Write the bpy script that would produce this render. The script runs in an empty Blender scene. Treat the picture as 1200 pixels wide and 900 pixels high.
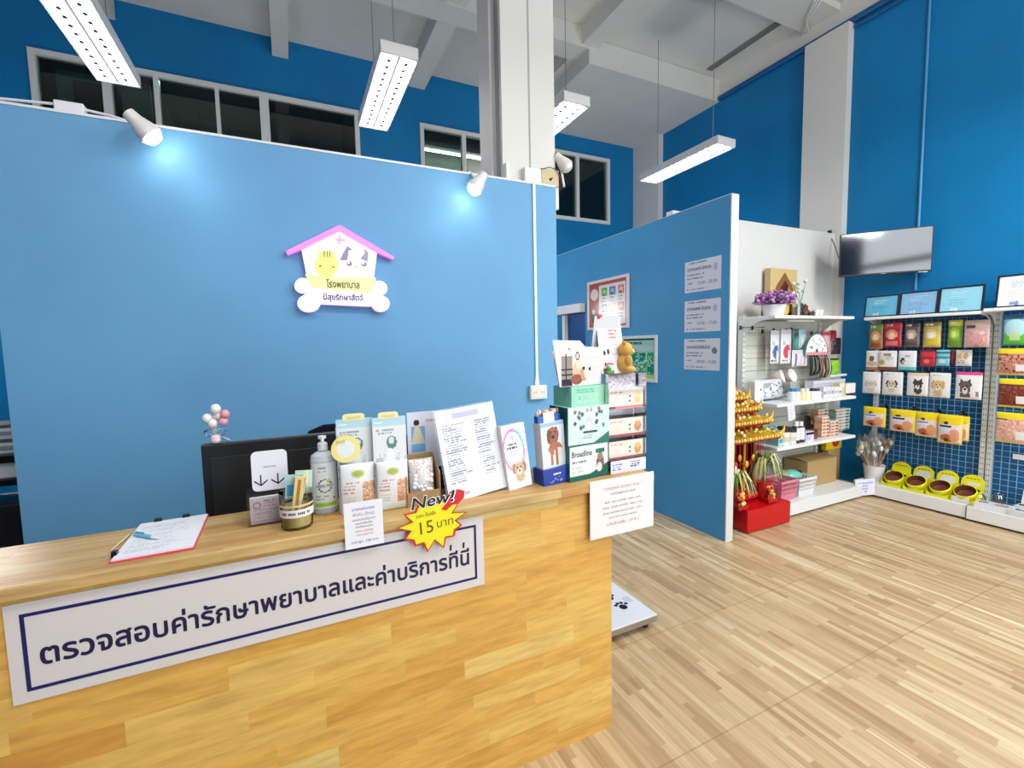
import bpy, bmesh, math, random
from math import pi, sin, cos, radians
from mathutils import Vector, Matrix, geometry
random.seed(7)
SC = bpy.context.scene
COL = SC.collection

# ------------------------------------------------------------ camera model (metres; x right along the reception wall, y into the room)
YAW, PIT, ROL, FPX, CAMH = 0.44529, -0.08177, -0.02032, 537.9, 1.62
_f = Vector((sin(YAW)*cos(PIT), cos(YAW)*cos(PIT), sin(PIT)))
_r = Vector((cos(YAW), -sin(YAW), 0)); _u = _r.cross(_f)
CR = cos(ROL)*_r + sin(ROL)*_u; CU = -sin(ROL)*_r + cos(ROL)*_u; CF = _f
CAM = Vector((0, 0, CAMH))
def at(px, py, ax, val):
    """point of a plane (ax = 'x','y','z' at val) that a photo pixel shows"""
    d = CR*((px-600)/FPX) + CU*((450-py)/FPX) + CF
    k = 'xyz'.index(ax)
    return CAM + d*((val-CAM[k])/d[k])

def lin(c):
    c = tuple(v if v < 200 else 200+(v-200)*.62 for v in c)      # white paper, enamel and paint reflect about 80 %
    return tuple(((v/255)/12.92 if v/255 <= .04045 else ((v/255+.055)/1.055)**2.4) for v in c[:3])

# ------------------------------------------------------------ materials
MATS = {}
def new_mat(name):
    m = bpy.data.materials.new(name); m.use_nodes = True
    MATS[name] = m
    return m, m.node_tree, m.node_tree.nodes['Principled BSDF']
def printed(name, rough, metal=0.0, spec=.5, coat=0.0, bump=0):
    m, nt, b = new_mat(name)
    a = nt.nodes.new('ShaderNodeAttribute'); a.attribute_name = 'col'
    nt.links.new(a.outputs['Color'], b.inputs['Base Color'])
    b.inputs['Roughness'].default_value = rough; b.inputs['Metallic'].default_value = metal
    b.inputs['Specular IOR Level'].default_value = spec; b.inputs['Coat Weight'].default_value = coat
    if bump:
        n = nt.nodes.new('ShaderNodeTexNoise'); n.inputs['Scale'].default_value = bump
        bp = nt.nodes.new('ShaderNodeBump'); bp.inputs['Strength'].default_value = .15; bp.inputs['Distance'].default_value = .01
        nt.links.new(n.outputs['Fac'], bp.inputs['Height']); nt.links.new(bp.outputs[0], b.inputs['Normal'])
printed('paper', .75, spec=.25); printed('gloss', .22); printed('plastic', .4); printed('metal', .35, metal=.9)
printed('matte', .9, spec=.2); printed('plush', .95, spec=.1, bump=350); printed('foil', .28, spec=.6)
printed('enamel', .35, spec=.5)

def clear(name, tint, gl=.12, rough=.05):
    m, nt, b = new_mat(name); nt.nodes.remove(b)
    out = nt.nodes['Material Output']
    t = nt.nodes.new('ShaderNodeBsdfTransparent'); t.inputs[0].default_value = (*tint, 1)
    g = nt.nodes.new('ShaderNodeBsdfGlossy'); g.inputs['Roughness'].default_value = rough
    mx = nt.nodes.new('ShaderNodeMixShader'); fr = nt.nodes.new('ShaderNodeFresnel'); fr.inputs[0].default_value = 1.45
    ad = nt.nodes.new('ShaderNodeMath'); ad.operation = 'ADD'; ad.inputs[1].default_value = gl; ad.use_clamp = True
    nt.links.new(fr.outputs[0], ad.inputs[0]); nt.links.new(ad.outputs[0], mx.inputs[0])
    nt.links.new(t.outputs[0], mx.inputs[1]); nt.links.new(g.outputs[0], mx.inputs[2]); nt.links.new(mx.outputs[0], out.inputs[0])
clear('acrylic', (.96, .975, .98), .04); clear('bagfilm', (.93, .93, .93), .10, .15)
clear('window_glass', (.34, .52, .46), .05, .03)

def emis(name, strength):
    m, nt, b = new_mat(name)
    a = nt.nodes.new('ShaderNodeAttribute'); a.attribute_name = 'col'
    nt.links.new(a.outputs['Color'], b.inputs['Base Color']); nt.links.new(a.outputs['Color'], b.inputs['Emission Color'])
    b.inputs['Emission Strength'].default_value = strength; b.inputs['Roughness'].default_value = .4
emis('tube_glow', 22); emis('lamp_glow', 30); emis('sign_glow', .42)

def math_n(nt, op, a, b=None, c=None):
    n = nt.nodes.new('ShaderNodeMath'); n.operation = op
    for i, v in enumerate((a, b, c)):
        if v is None: continue
        if isinstance(v, (int, float)): n.inputs[i].default_value = v
        else: nt.links.new(v, n.inputs[i])
    return n.outputs[0]
def stave_rnd(nt, u, v, L, W, seed):
    """random value per stave: u along the grain, v across"""
    row = math_n(nt, 'FLOOR', math_n(nt, 'DIVIDE', v, W))
    wn = nt.nodes.new('ShaderNodeTexWhiteNoise'); wn.noise_dimensions = '2D'
    cv = nt.nodes.new('ShaderNodeCombineXYZ'); nt.links.new(row, cv.inputs[0]); cv.inputs[1].default_value = seed
    nt.links.new(cv.outputs[0], wn.inputs['Vector'])
    uu = math_n(nt, 'ADD', math_n(nt, 'DIVIDE', u, L), math_n(nt, 'MULTIPLY', wn.outputs['Value'], 7.3))
    cell = math_n(nt, 'FLOOR', uu)
    w2 = nt.nodes.new('ShaderNodeTexWhiteNoise'); w2.noise_dimensions = '2D'
    c2 = nt.nodes.new('ShaderNodeCombineXYZ'); nt.links.new(row, c2.inputs[0])
    nt.links.new(math_n(nt, 'ADD', cell, seed*3.7), c2.inputs[1]); nt.links.new(c2.outputs[0], w2.inputs['Vector'])
    return w2.outputs['Value']
def ramp(nt, fac, stops):
    r = nt.nodes.new('ShaderNodeValToRGB'); e = r.color_ramp.elements
    while len(e) < len(stops): e.new(.5)
    for i, (p, c) in enumerate(stops): e[i].position = p; e[i].color = (*lin(c), 1)
    nt.links.new(fac, r.inputs[0]); return r.outputs[0]
def mixc(nt, typ, fac, a, b):
    m = nt.nodes.new('ShaderNodeMix'); m.data_type = 'RGBA'; m.blend_type = typ
    if isinstance(fac, (int, float)): m.inputs[0].default_value = fac
    else: nt.links.new(fac, m.inputs[0])
    for i, v in ((6, a), (7, b)):
        if isinstance(v, tuple): m.inputs[i].default_value = (*v, 1)
        else: nt.links.new(v, m.inputs[i])
    return m.outputs[2]
def wood_mat(name, along, across, L, W, stops, seed, rough, stretch=(1, 1, 1), coat=0, joint=None, grain=.35, spec=.5, bands=None):
    m, nt, b = new_mat(name)
    tc = nt.nodes.new('ShaderNodeTexCoord'); sp = nt.nodes.new('ShaderNodeSeparateXYZ')
    nt.links.new(tc.outputs['Object'], sp.inputs[0])
    u, v = sp.outputs[along], sp.outputs[across]
    if isinstance(across, str) and False: pass
    if bands:
        r1 = stave_rnd(nt, u, v, L, W, seed); r2 = stave_rnd(nt, u, v, bands[0], bands[1], seed+11)
        rnd = math_n(nt, 'ADD', math_n(nt, 'MULTIPLY', r1, 1-bands[2]), math_n(nt, 'MULTIPLY', r2, bands[2]))
    else: rnd = stave_rnd(nt, u, v, L, W, seed)
    base = ramp(nt, rnd, stops)
    mp = nt.nodes.new('ShaderNodeMapping'); mp.inputs['Scale'].default_value = stretch
    nt.links.new(tc.outputs['Object'], mp.inputs[0])
    n = nt.nodes.new('ShaderNodeTexNoise'); n.inputs['Scale'].default_value = 1; n.inputs['Detail'].default_value = 6; n.inputs['Roughness'].default_value = .6
    off = nt.nodes.new('ShaderNodeCombineXYZ'); nt.links.new(math_n(nt, 'MULTIPLY', rnd, 9), off.inputs[0]); nt.links.new(math_n(nt, 'MULTIPLY', rnd, 17), off.inputs[2])
    ad = nt.nodes.new('ShaderNodeVectorMath'); nt.links.new(mp.outputs[0], ad.inputs[0]); nt.links.new(off.outputs[0], ad.inputs[1])
    nt.links.new(ad.outputs[0], n.inputs['Vector'])
    g = ramp(nt, n.outputs['Fac'], [(.3, (150, 125, 95)), (.62, (255, 255, 255))])
    c = mixc(nt, 'MULTIPLY', grain, base, g)
    if joint:
        ax, step, o, wd = joint
        fr = math_n(nt, 'FRACT', math_n(nt, 'DIVIDE', math_n(nt, 'SUBTRACT', sp.outputs[ax], o), step))
        ln = math_n(nt, 'LESS_THAN', fr, wd)
        c = mixc(nt, 'MIX', math_n(nt, 'MULTIPLY', ln, .45), c, lin((120, 92, 60)))
    nt.links.new(c, b.inputs['Base Color']); b.inputs['Roughness'].default_value = rough; b.inputs['Coat Weight'].default_value = coat
    b.inputs['Coat Roughness'].default_value = .15; b.inputs['Specular IOR Level'].default_value = spec
    return m
wood_mat('counter_wood', 0, 2, .46, .072, [(0, (226, 158, 68)), (.05, (242, 172, 80)), (.5, (250, 182, 90)), (.92, (255, 194, 104)), (1, (255, 220, 134))],
         3, .38, (5, 1, 34), coat=.2, grain=.5)
wood_mat('slab_wood', 0, 1, .55, .07, [(0, (200, 150, 84)), (.4, (214, 168, 104)), (1, (226, 186, 126))], 5, .42, (4, 34, 34), coat=.03, grain=.6, spec=.3)
wood_mat('floor_wood', 1, 0, .42, .030, [(0, (168, 136, 98)), (.25, (188, 158, 118)), (.6, (204, 174, 134)), (.85, (218, 190, 150)), (1, (238, 212, 172))],
         9, .34, (70, 3, 1), grain=.4, joint=(1, .63, 1.24, .009), spec=.45, bands=(.63, .13, .25))

def paint_mat(name, c, rough=.55, spec=.4, var=.05):
    m, nt, b = new_mat(name)
    tc = nt.nodes.new('ShaderNodeTexCoord'); n = nt.nodes.new('ShaderNodeTexNoise'); n.inputs['Scale'].default_value = 1.3; n.inputs['Detail'].default_value = 4
    nt.links.new(tc.outputs['Object'], n.inputs['Vector'])
    r = ramp(nt, n.outputs['Fac'], [(.3, tuple(v*(1-var) for v in c)), (.7, tuple(min(255, v*(1+var*.5)) for v in c))])
    nt.links.new(r, b.inputs['Base Color']); b.inputs['Roughness'].default_value = rough; b.inputs['Specular IOR Level'].default_value = spec
    n2 = nt.nodes.new('ShaderNodeTexNoise'); n2.inputs['Scale'].default_value = 240
    bp = nt.nodes.new('ShaderNodeBump'); bp.inputs['Strength'].default_value = .06; bp.inputs['Distance'].default_value = .01
    nt.links.new(tc.outputs['Object'], n2.inputs['Vector']); nt.links.new(n2.outputs['Fac'], bp.inputs['Height']); nt.links.new(bp.outputs[0], b.inputs['Normal'])
paint_mat('panel_blue', (102, 162, 206)); paint_mat('panel_blue_shaded', (60, 142, 194)); paint_mat('wall_blue', (4, 116, 172), .5, .3); paint_mat('white_paint', (220, 216, 206), var=.02)  # the partition's blue is the panel blue deepened to put its shade into colour
paint_mat('ceiling_paint', (214, 214, 204), .8, .2, .04); paint_mat('deep_blue', (12, 72, 140), .5)
EXPO = 0.15
m_, nt_, b_ = new_mat('tv_screen'); b_.inputs['Base Color'].default_value = (.004, .005, .005, 1); b_.inputs['Roughness'].default_value = .08; b_.inputs['Specular IOR Level'].default_value = 1.0; b_.inputs['Coat Weight'].default_value = 1.0; b_.inputs['Coat IOR'].default_value = 1.8; b_.inputs['Coat Roughness'].default_value = .06
paint_mat('cardboard', (176, 146, 100), .85, .15, .06)

# ------------------------------------------------------------ mesh builder
class MB:
    def __init__(s): s.v = []; s.f = []; s.m = []; s.c = []; s.s = []; s.T = Matrix.Identity(4); s.e = []
    def add(s, vs, fs, mat='paper', col=(255, 255, 255), smooth=False):
        o = len(s.v)
        s.v += [s.T @ Vector(p) for p in vs]
        for f in fs:
            s.f.append([i+o for i in f]); s.m.append(mat); s.c.append(lin(col)); s.s.append(smooth)
        return s
    def box(s, x0, x1, y0, y1, z0, z1, mat='paper', col=(255, 255, 255), bev=0, seg=2):
        if x0 > x1: x0, x1 = x1, x0
        if y0 > y1: y0, y1 = y1, y0
        if z0 > z1: z0, z1 = z1, z0
        if mat in ('acrylic', 'window_glass', 'bagfilm') and min(x1-x0, y1-y0, z1-z0) < .021:
            d = (x1-x0, y1-y0, z1-z0); k = d.index(min(d)); c = ((x0+x1)/2, (y0+y1)/2, (z0+z1)/2)[k]   # thin clear sheet
            vs = {0: [(c, y0, z0), (c, y1, z0), (c, y1, z1), (c, y0, z1)], 1: [(x0, c, z0), (x1, c, z0), (x1, c, z1), (x0, c, z1)], 2: [(x0, y0, c), (x1, y0, c), (x1, y1, c), (x0, y1, c)]}[k]
            return s.add(vs, [(0, 1, 2, 3)], mat, col)
        if bev <= 0:
            vs = [(x, y, z) for x in (x0, x1) for y in (y0, y1) for z in (z0, z1)]
            return s.add(vs, [(0, 1, 3, 2), (4, 6, 7, 5), (0, 4, 5, 1), (2, 3, 7, 6), (0, 2, 6, 4), (1, 5, 7, 3)], mat, col)
        bm = bmesh.new(); bmesh.ops.create_cube(bm, size=1)
        bmesh.ops.scale(bm, vec=(x1-x0, y1-y0, z1-z0), verts=bm.verts); bmesh.ops.translate(bm, vec=((x0+x1)/2, (y0+y1)/2, (z0+z1)/2), verts=bm.verts)
        bmesh.ops.bevel(bm, geom=bm.edges[:], offset=bev, segments=seg, affect='EDGES', profile=.5)
        bm.verts.ensure_lookup_table()
        s.add([v.co.copy() for v in bm.verts], [[v.index for v in f.verts] for f in bm.faces], mat, col, False); bm.free(); return s
    def tube(s, pts, r, n=8, mat='plastic', col=(255, 255, 255), cap=True):
        pts = [Vector(p) for p in pts]; vs = []; N = len(pts)
        rs = r if isinstance(r, (list, tuple)) else [r]*N
        up = None
        for i, p in enumerate(pts):
            d = (pts[min(i+1, N-1)]-pts[max(i-1, 0)]).normalized()
            if up is None: up = Vector((0, 0, 1)) if abs(d.z) < .9 else Vector((1, 0, 0))
            a = d.cross(up).normalized(); b = a.cross(d).normalized(); up = b
            vs += [p+(a*cos(2*pi*k/n)+b*sin(2*pi*k/n))*rs[i] for k in range(n)]
        fs = [(i*n+k, i*n+(k+1) % n, (i+1)*n+(k+1) % n, (i+1)*n+k) for i in range(N-1) for k in range(n)]
        s.add(vs, fs, mat, col, True)
        if cap:
            s.add(vs[:n], [list(range(n))], mat, col); s.add(vs[-n:], [list(range(n))[::-1]], mat, col)
        return s
    def lathe(s, prof, n=20, mat='plastic', col=(255, 255, 255), c=(0, 0, 0), colf=None):
        vs = [(c[0]+r*cos(2*pi*k/n), c[1]+r*sin(2*pi*k/n), c[2]+z) for r, z in prof for k in range(n)]
        for i in range(len(prof)-1):
            fs = [(i*n+k, i*n+(k+1) % n, (i+1)*n+(k+1) % n, (i+1)*n+k) for k in range(n)]
            o = len(s.v)
            cc = colf(i) if colf else col
            s.add([vs[j] for j in range(i*n, (i+2)*n)], [(k, (k+1) % n, n+(k+1) % n, n+k) for k in range(n)], mat, cc, True)
        return s
    def ell(s, c, r, nu=14, nv=9, mat='plastic', col=(255, 255, 255)):
        c = Vector(c); vs = []
        for j in range(nv+1):
            t = pi*j/nv
            vs += [(c.x+r[0]*sin(t)*cos(2*pi*k/nu), c.y+r[1]*sin(t)*sin(2*pi*k/nu), c.z+r[2]*cos(t)) for k in range(nu)]
        fs = [(j*nu+k, (j+1)*nu+k, (j+1)*nu+(k+1) % nu, j*nu+(k+1) % nu) for j in range(nv) for k in range(nu)]
        return s.add(vs, fs, mat, col, True)
    def prism(s, poly, y0, y1, mat='paper', col=(255, 255, 255), side=None):
        """polygon in (x, z), thick from y0 (front) to y1"""
        n = len(poly); vs = [(x, y0, z) for x, z in poly]+[(x, y1, z) for x, z in poly]
        s.add(vs, [list(range(n)), list(range(n, 2*n))[::-1]], mat, col)
        s.add(vs, [(i, n+i, n+(i+1) % n, (i+1) % n) for i in range(n)], mat, side or col); return s
    def panel(s, w, h, cell, paint, y=0, x0=None, z0=0, mat='paper', bulge=None, back=False):
        x0 = -w/2 if x0 is None else x0
        nu = max(2, int(round(w/cell))); nv = max(2, int(round(h/cell)))
        vs = []
        for j in range(nv+1):
            for i in range(nu+1):
                u, v = i/nu, j/nv; b = bulge(u, v) if bulge else 0
                vs.append((x0+w*u, y+(b if back else -b), z0+h*v))
        o = len(s.v); s.v += [s.T @ Vector(p) for p in vs]; k = nu+1
        for j in range(nv):
            for i in range(nu):
                c = paint((i+.5)/nu, (j+.5)/nv)
                if c is None: continue
                q = [o+j*k+i, o+j*k+i+1, o+(j+1)*k+i+1, o+(j+1)*k+i]
                s.f.append(q if not back else q[::-1]); s.m.append(mat); s.c.append(lin(c)); s.s.append(bulge is not None)
        return s
    def text(s, body, x, z, w=None, h=None, y=0, mat='paper', col=(0, 0, 0), bold=0.0, align='l', shear=0, yf=None):
        vs, fs = text_geo(body, bold)
        if not vs: return s
        xs = [p[0] for p in vs]; zs = [p[1] for p in vs]
        W = max(xs)-min(xs); H = max(zs)-min(zs)
        sx = w/W if w else h/H
        sz = h/H if h else sx
        if not w: sx = sz
        ox = -min(xs); oz = -min(zs)
        full = W*sx; x -= full/2 if align == 'c' else 0
        return s.add([(x+(p[0]+ox)*sx+shear*(p[1]+oz)*sz, y, z+(p[1]+oz)*sz) for p in vs], fs, mat, col)
    def build(s, name, parent=None, loc=(0, 0, 0), rotz=0, world=False, label=None, cat=None, group=None, kind=None, mats=None, rot=None):
        me = bpy.data.meshes.new(name); off = Vector((0, 0, 0))
        if world: off = Vector(parent.location) if parent is not None and parent.get('_root') else Vector(loc)
        if world and parent is not None and not parent.get('_root'):
            off = Vector(parent['_off'])
        me.from_pydata([tuple(v-off) for v in s.v], [], s.f)
        names = []
        for m in s.m:
            if m not in names: names.append(m)
        for m in names: me.materials.append(MATS[m])
        me.polygons.foreach_set('material_index', [names.index(m) for m in s.m])
        me.polygons.foreach_set('use_smooth', s.s)
        ca = me.color_attributes.new('col', 'FLOAT_COLOR', 'CORNER'); data = []
        for p, c in zip(me.polygons, s.c): data += [c[0], c[1], c[2], 1.0]*p.loop_total
        ca.data.foreach_set('color', data)
        me.validate(); me.update()
        o = bpy.data.objects.new(name, me); COL.objects.link(o)
        if parent is None:
            o.location = loc; o.rotation_euler = rot or (0, 0, rotz)
        else:
            o.parent = parent
            if not world: o.location = loc; o.rotation_euler = rot or (0, 0, rotz)
        o['_off'] = tuple(off)
        tag(o, label, cat, group, kind)
        return o
def tag(o, label=None, cat=None, group=None, kind=None):
    for k, v in (('label', label), ('category', cat), ('group', group), ('kind', kind)):
        if v: o[k] = v
    return o
def thing(name, loc, label, cat, group=None, rotz=0, rot=None):
    o = bpy.data.objects.new(name, None); COL.objects.link(o); o.location = loc; o.rotation_euler = rot or (0, 0, rotz); o['_root'] = 1
    o.empty_display_size = .05
    return tag(o, label, cat, group)
def struct(mb, name, loc=(0, 0, 0)):
    return mb.build(name, loc=loc, world=True, kind='structure')
def copy_tree(o, parent=None):
    c = o.copy(); COL.objects.link(c)
    if parent is not None: c.parent = parent
    for ch in list(o.children): copy_tree(ch, c)
    return c

_TX = {}
def text_geo(body, bold=0.0):
    key = (body, bold)
    if key in _TX: return _TX[key]
    cu = bpy.data.curves.new('t', 'FONT'); cu.body = body; cu.fill_mode = 'NONE'; cu.resolution_u = 3
    ob = bpy.data.objects.new('t', cu); COL.objects.link(ob)
    dg = bpy.context.evaluated_depsgraph_get(); dg.update()
    me = bpy.data.meshes.new_from_object(ob.evaluated_get(dg))
    pts = [v.co.to_2d() for v in me.vertices]
    nxt = {}
    for e in me.edges: nxt.setdefault(e.vertices[0], []).append(e.vertices[1]); nxt.setdefault(e.vertices[1], []).append(e.vertices[0])
    seen = set(); loops = []
    for a in range(len(pts)):
        if a in seen or a not in nxt: continue
        lp = [a]; seen.add(a); cur = a
        # vertices of a contour are consecutive: walk forward
        while True:
            n = [k for k in nxt[cur] if k not in seen]
            if not n: break
            cur = min(n) if len(lp) == 1 else n[0]
            lp.append(cur); seen.add(cur)
        if len(lp) > 2: loops.append(lp)
    bpy.data.objects.remove(ob); bpy.data.curves.remove(cu); bpy.data.meshes.remove(me)
    def area(lp): return sum(pts[lp[i-1]].x*pts[lp[i]].y-pts[lp[i]].x*pts[lp[i-1]].y for i in range(len(lp)))
    if not loops: _TX[key] = ([], []); return _TX[key]
    ar = [area(l) for l in loops]; sg = [1 if q > 0 else -1 for q in ar]
    bb = [(min(pts[i].x for i in l), max(pts[i].x for i in l), min(pts[i].y for i in l), max(pts[i].y for i in l)) for l in loops]
    outs = []
    for i, q in enumerate(bb):   # the largest contour it sits in or touches tells which way the glyph winds
        near = [j for j, r in enumerate(bb) if r[0] <= q[1] and r[1] >= q[0] and r[2] <= q[3] and r[3] >= q[2]]
        outs.append(1 if ar[max(near, key=lambda j: abs(ar[j]))] > 0 else -1)
    if bold:
        new = list(pts)
        for lp, outer in zip(loops, outs):
            for i, k in enumerate(lp):
                a, c, b = pts[lp[i-1]], pts[k], pts[lp[(i+1) % len(lp)]]
                d1, d2 = (c-a), (b-c)
                if d1.length < 1e-7 or d2.length < 1e-7: d = (b-a)
                else: d = d1.normalized()+d2.normalized()
                if d.length < 1e-7: continue
                d.normalize(); new[k] = c+Vector((d.y, -d.x))*bold*outer
        pts = new
    ed = [(lp[i-1], lp[i]) for lp in loops for i in range(len(lp))]
    V, E_, F, ov, oe, of = geometry.delaunay_2d_cdt(pts, ed, [], 0, 1e-5, False)
    seg = [(pts[i].x, pts[i].y, pts[j].x, pts[j].y) for i, j in ed]
    fs = []
    for f in F:
        cx = sum(V[i].x for i in f)/len(f); cy = sum(V[i].y for i in f)/len(f); wn = 0
        for x0, y0, x1, y1 in seg:       # non-zero winding rule
            if (y0 <= cy) != (y1 <= cy) and x0+(cy-y0)*(x1-x0)/(y1-y0) > cx: wn += 1 if y1 > y0 else -1
        if wn: fs.append(tuple(f))
    _TX[key] = ([(v.x, v.y) for v in V], fs)
    return _TX[key]

# ------------------------------------------------------------ declarative prints: the last shape that covers (u, v) wins
def _h(*a):
    x = 0.0
    for i, k in enumerate(a): x += k*(12.9898+i*37.719)
    return (sin(x)*43758.5453) % 1
def art(*shapes):
    def p(u, v):
        c = None
        for sh in shapes:
            k = sh[0]
            if k == 'bg': c = sh[1]
            elif k == 'rect':
                if sh[1] <= u <= sh[3] and sh[2] <= v <= sh[4]: c = sh[5]
            elif k == 'ell':
                if ((u-sh[1])/sh[3])**2+((v-sh[2])/sh[4])**2 <= 1: c = sh[5]
            elif k == 'ring':
                q = math.sqrt(((u-sh[1])/sh[3])**2+((v-sh[2])/sh[4])**2)
                if sh[6] <= q <= 1: c = sh[5]
            elif k == 'tri':
                (ax, ay), (bx, by), (cx, cy) = sh[1:4]
                d1 = (u-bx)*(ay-by)-(ax-bx)*(v-by); d2 = (u-cx)*(by-cy)-(bx-cx)*(v-cy); d3 = (u-ax)*(cy-ay)-(cx-ax)*(v-ay)
                if not ((d1 < 0 or d2 < 0 or d3 < 0) and (d1 > 0 or d2 > 0 or d3 > 0)): c = sh[4]
            elif k == 'lines':
                if sh[1] <= u <= sh[3] and sh[2] <= v <= sh[4]:
                    t = (v-sh[2])/(sh[4]-sh[2])*sh[5]; r = int(t)
                    if .25 < t-r < .75 and (u-sh[1])/(sh[3]-sh[1]) < .55+.45*_h(r, 3.1) and _h(int(u*60), r, sh[2]) > .22: c = sh[6]
            elif k == 'spots':
                if sh[1] <= u <= sh[3] and sh[2] <= v <= sh[4] and c is not None:
                    n = sh[5]
                    if _h(int(u*n), int(v*n), 2.2) > .5: c = sh[6][int(_h(int(u*n), int(v*n), 5.5)*len(sh[6]))]
            elif k == 'fn':
                r = sh[1](u, v)
                if r is not None: c = r
        return c
    return p
def face(cu, cv, r, a, fur, ear, muz=(240, 230, 215), pointy=False, nose=(40, 30, 30)):
    """a pet's portrait; a = width/height of the print"""
    R = r*a
    ears = [('tri', (cu-r*.95, cv+R*.2), (cu-r*.75, cv+R*1.35), (cu-r*.1, cv+R*.7), ear), ('tri', (cu+r*.95, cv+R*.2), (cu+r*.75, cv+R*1.35), (cu+r*.1, cv+R*.7), ear)] if pointy \
        else [('ell', cu-r*.85, cv+R*.15, r*.42, R*.75, ear), ('ell', cu+r*.85, cv+R*.15, r*.42, R*.75, ear)]
    return ears+[('ell', cu, cv-R*1.1, r*.8, R*.7, fur), ('ell', cu, cv, r*.85, R*.95, fur), ('ell', cu, cv-R*.4, r*.45, R*.45, muz), ('ell', cu, cv-R*.25, r*.18, R*.16, nose),
                 ('ell', cu-r*.35, cv+R*.2, r*.13, R*.14, nose), ('ell', cu+r*.35, cv+R*.2, r*.13, R*.14, nose)]
def bl(p):
    return lambda u, v: p*(max(0, sin(pi*u))**.5)*(max(0, sin(pi*v))**.45)
def pouch(w, h, d, paint, cell, mat='foil', edge=(200, 200, 200)):
    mb = MB(); b = bl(d/2)
    mb.panel(w, h, cell, paint, 0, mat=mat, bulge=b)
    mb.panel(w, h, cell*2.5, lambda u, v: edge, 0.0008, mat=mat, bulge=b, back=True)
    return mb
def carton(w, d, h, paint, cell, side=(230, 230, 230), top=None, mat='gloss', sidepaint=None, bev=0):
    """box centred on x, base at z = 0, front face at y = -d/2 printed"""
    mb = MB(); mb.box(-w/2, w/2, -d/2, d/2, 0, h, mat, side, bev)
    if paint: mb.panel(w*.995, h*.995, cell, paint, -d/2-.0006, mat=mat, z0=h*.0025)
    if sidepaint:
        T = mb.T; mb.T = T @ Matrix.Translation((-w/2-.0006, 0, 0)) @ Matrix.Rotation(-pi/2, 4, 'Z')
        mb.panel(d*.995, h*.995, cell, sidepaint, 0, mat=mat, z0=h*.0025); mb.T = T
    if top: mb.box(-w/2, w/2, -d/2, d/2, h, h+.0006, mat, top)
    return mb
def spot_px(x0, y0, x1, y1, ax, val, zbase=None):
    """footprint of a photo rectangle on a plane: centre, base height, width, height"""
    ym = (y0+y1)/2; xm = (x0+x1)/2
    a = at(x0, ym, ax, val); b = at(x1, ym, ax, val)
    t = at(xm, y0, ax, val); u = at(xm, y1, ax, val)
    z0 = u.z if zbase is None else zbase
    return (a+b)/2, z0, (a-b).length, t.z-z0
RW = -pi/2     # things on the right-hand wall face -x
# ============================================================ THE ROOM
def lamp(kind, name, loc, e, **k):
    l = bpy.data.lights.new(name, kind); l.energy = e
    for a, b in k.items(): setattr(l, a, b)
    o = bpy.data.objects.new(name, l); COL.objects.link(o); o.location = loc; return o
XR, YB, XL, YF, ZS = 5.70, 6.60, -3.60, -3.0, 5.45
struct(MB().box(XL-.2, XR+.2, YF-1, YB+.2, -.1, 0, 'floor_wood'), 'floor')
struct(MB().box(XL-.2, XR+.4, YF-.2, YB+.2, ZS, ZS+.2, 'ceiling_paint'), 'ceiling')
# back wall with three window openings
WIN = [(-2.27, .97), (1.79, 3.15), (3.66, 5.075)]; WZ0, WZ1 = 3.68, 4.77
mb = MB(); xs = [XL-.2]+[k for w in WIN for k in w]+[XR+.2]
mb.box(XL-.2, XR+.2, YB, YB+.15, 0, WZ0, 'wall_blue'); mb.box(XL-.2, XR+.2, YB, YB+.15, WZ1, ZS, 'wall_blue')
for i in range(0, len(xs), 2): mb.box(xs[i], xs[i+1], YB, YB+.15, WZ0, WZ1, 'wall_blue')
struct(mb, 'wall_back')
# the dim storey behind the windows
mb = MB(); mb.box(XL, XR, 8.6, 8.7, 3, ZS, 'matte', (70, 78, 74)); mb.box(XL, XR, YB+.16, 8.6, 3.3, 3.36, 'matte', (60, 62, 60)); mb.box(XL-.1, XL, YB+.15, 8.6, 3.3, ZS, 'matte', (70, 78, 74))
mb.box(XR, XR+.1, YB+.15, 8.6, 3.3, ZS, 'matte', (70, 78, 74)); mb.box(XL, XR, YB+.15, 8.6, ZS, ZS+.05, 'matte', (70, 74, 72))
struct(mb, 'wall_upper_storey')
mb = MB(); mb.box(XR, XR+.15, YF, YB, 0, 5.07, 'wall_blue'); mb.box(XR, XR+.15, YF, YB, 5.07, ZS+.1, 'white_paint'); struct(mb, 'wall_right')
struct(MB().box(XL-.15, XL, YF, YB, 0, ZS, 'deep_blue'), 'wall_left')
# ceiling beams
n = 0
def beam(x0, x1, y0, y1, z, z1=ZS, m='ceiling_paint'):
    global n; n += 1
    struct(MB().box(x0, x1, y0, y1, z, z1, m), 'trim_%d' % n)
for x0, x1 in ((-1.72, -1.53), (-.02, .16), (1.65, 1.88), (3.36, 3.58)): beam(x0, x1, -1, YB, 5.235)
beam(XL, 3.46, 4.885, 5.16, 5.21); beam(XL, XR, 3.28, 3.70, 5.27)
beam(3.46, XR, 4.88, YB, 5.04, 5.44)          # lowered slab over the far right corner
beam(3.58, XR, -1, 4.879, 5.34, 5.44)
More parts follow.
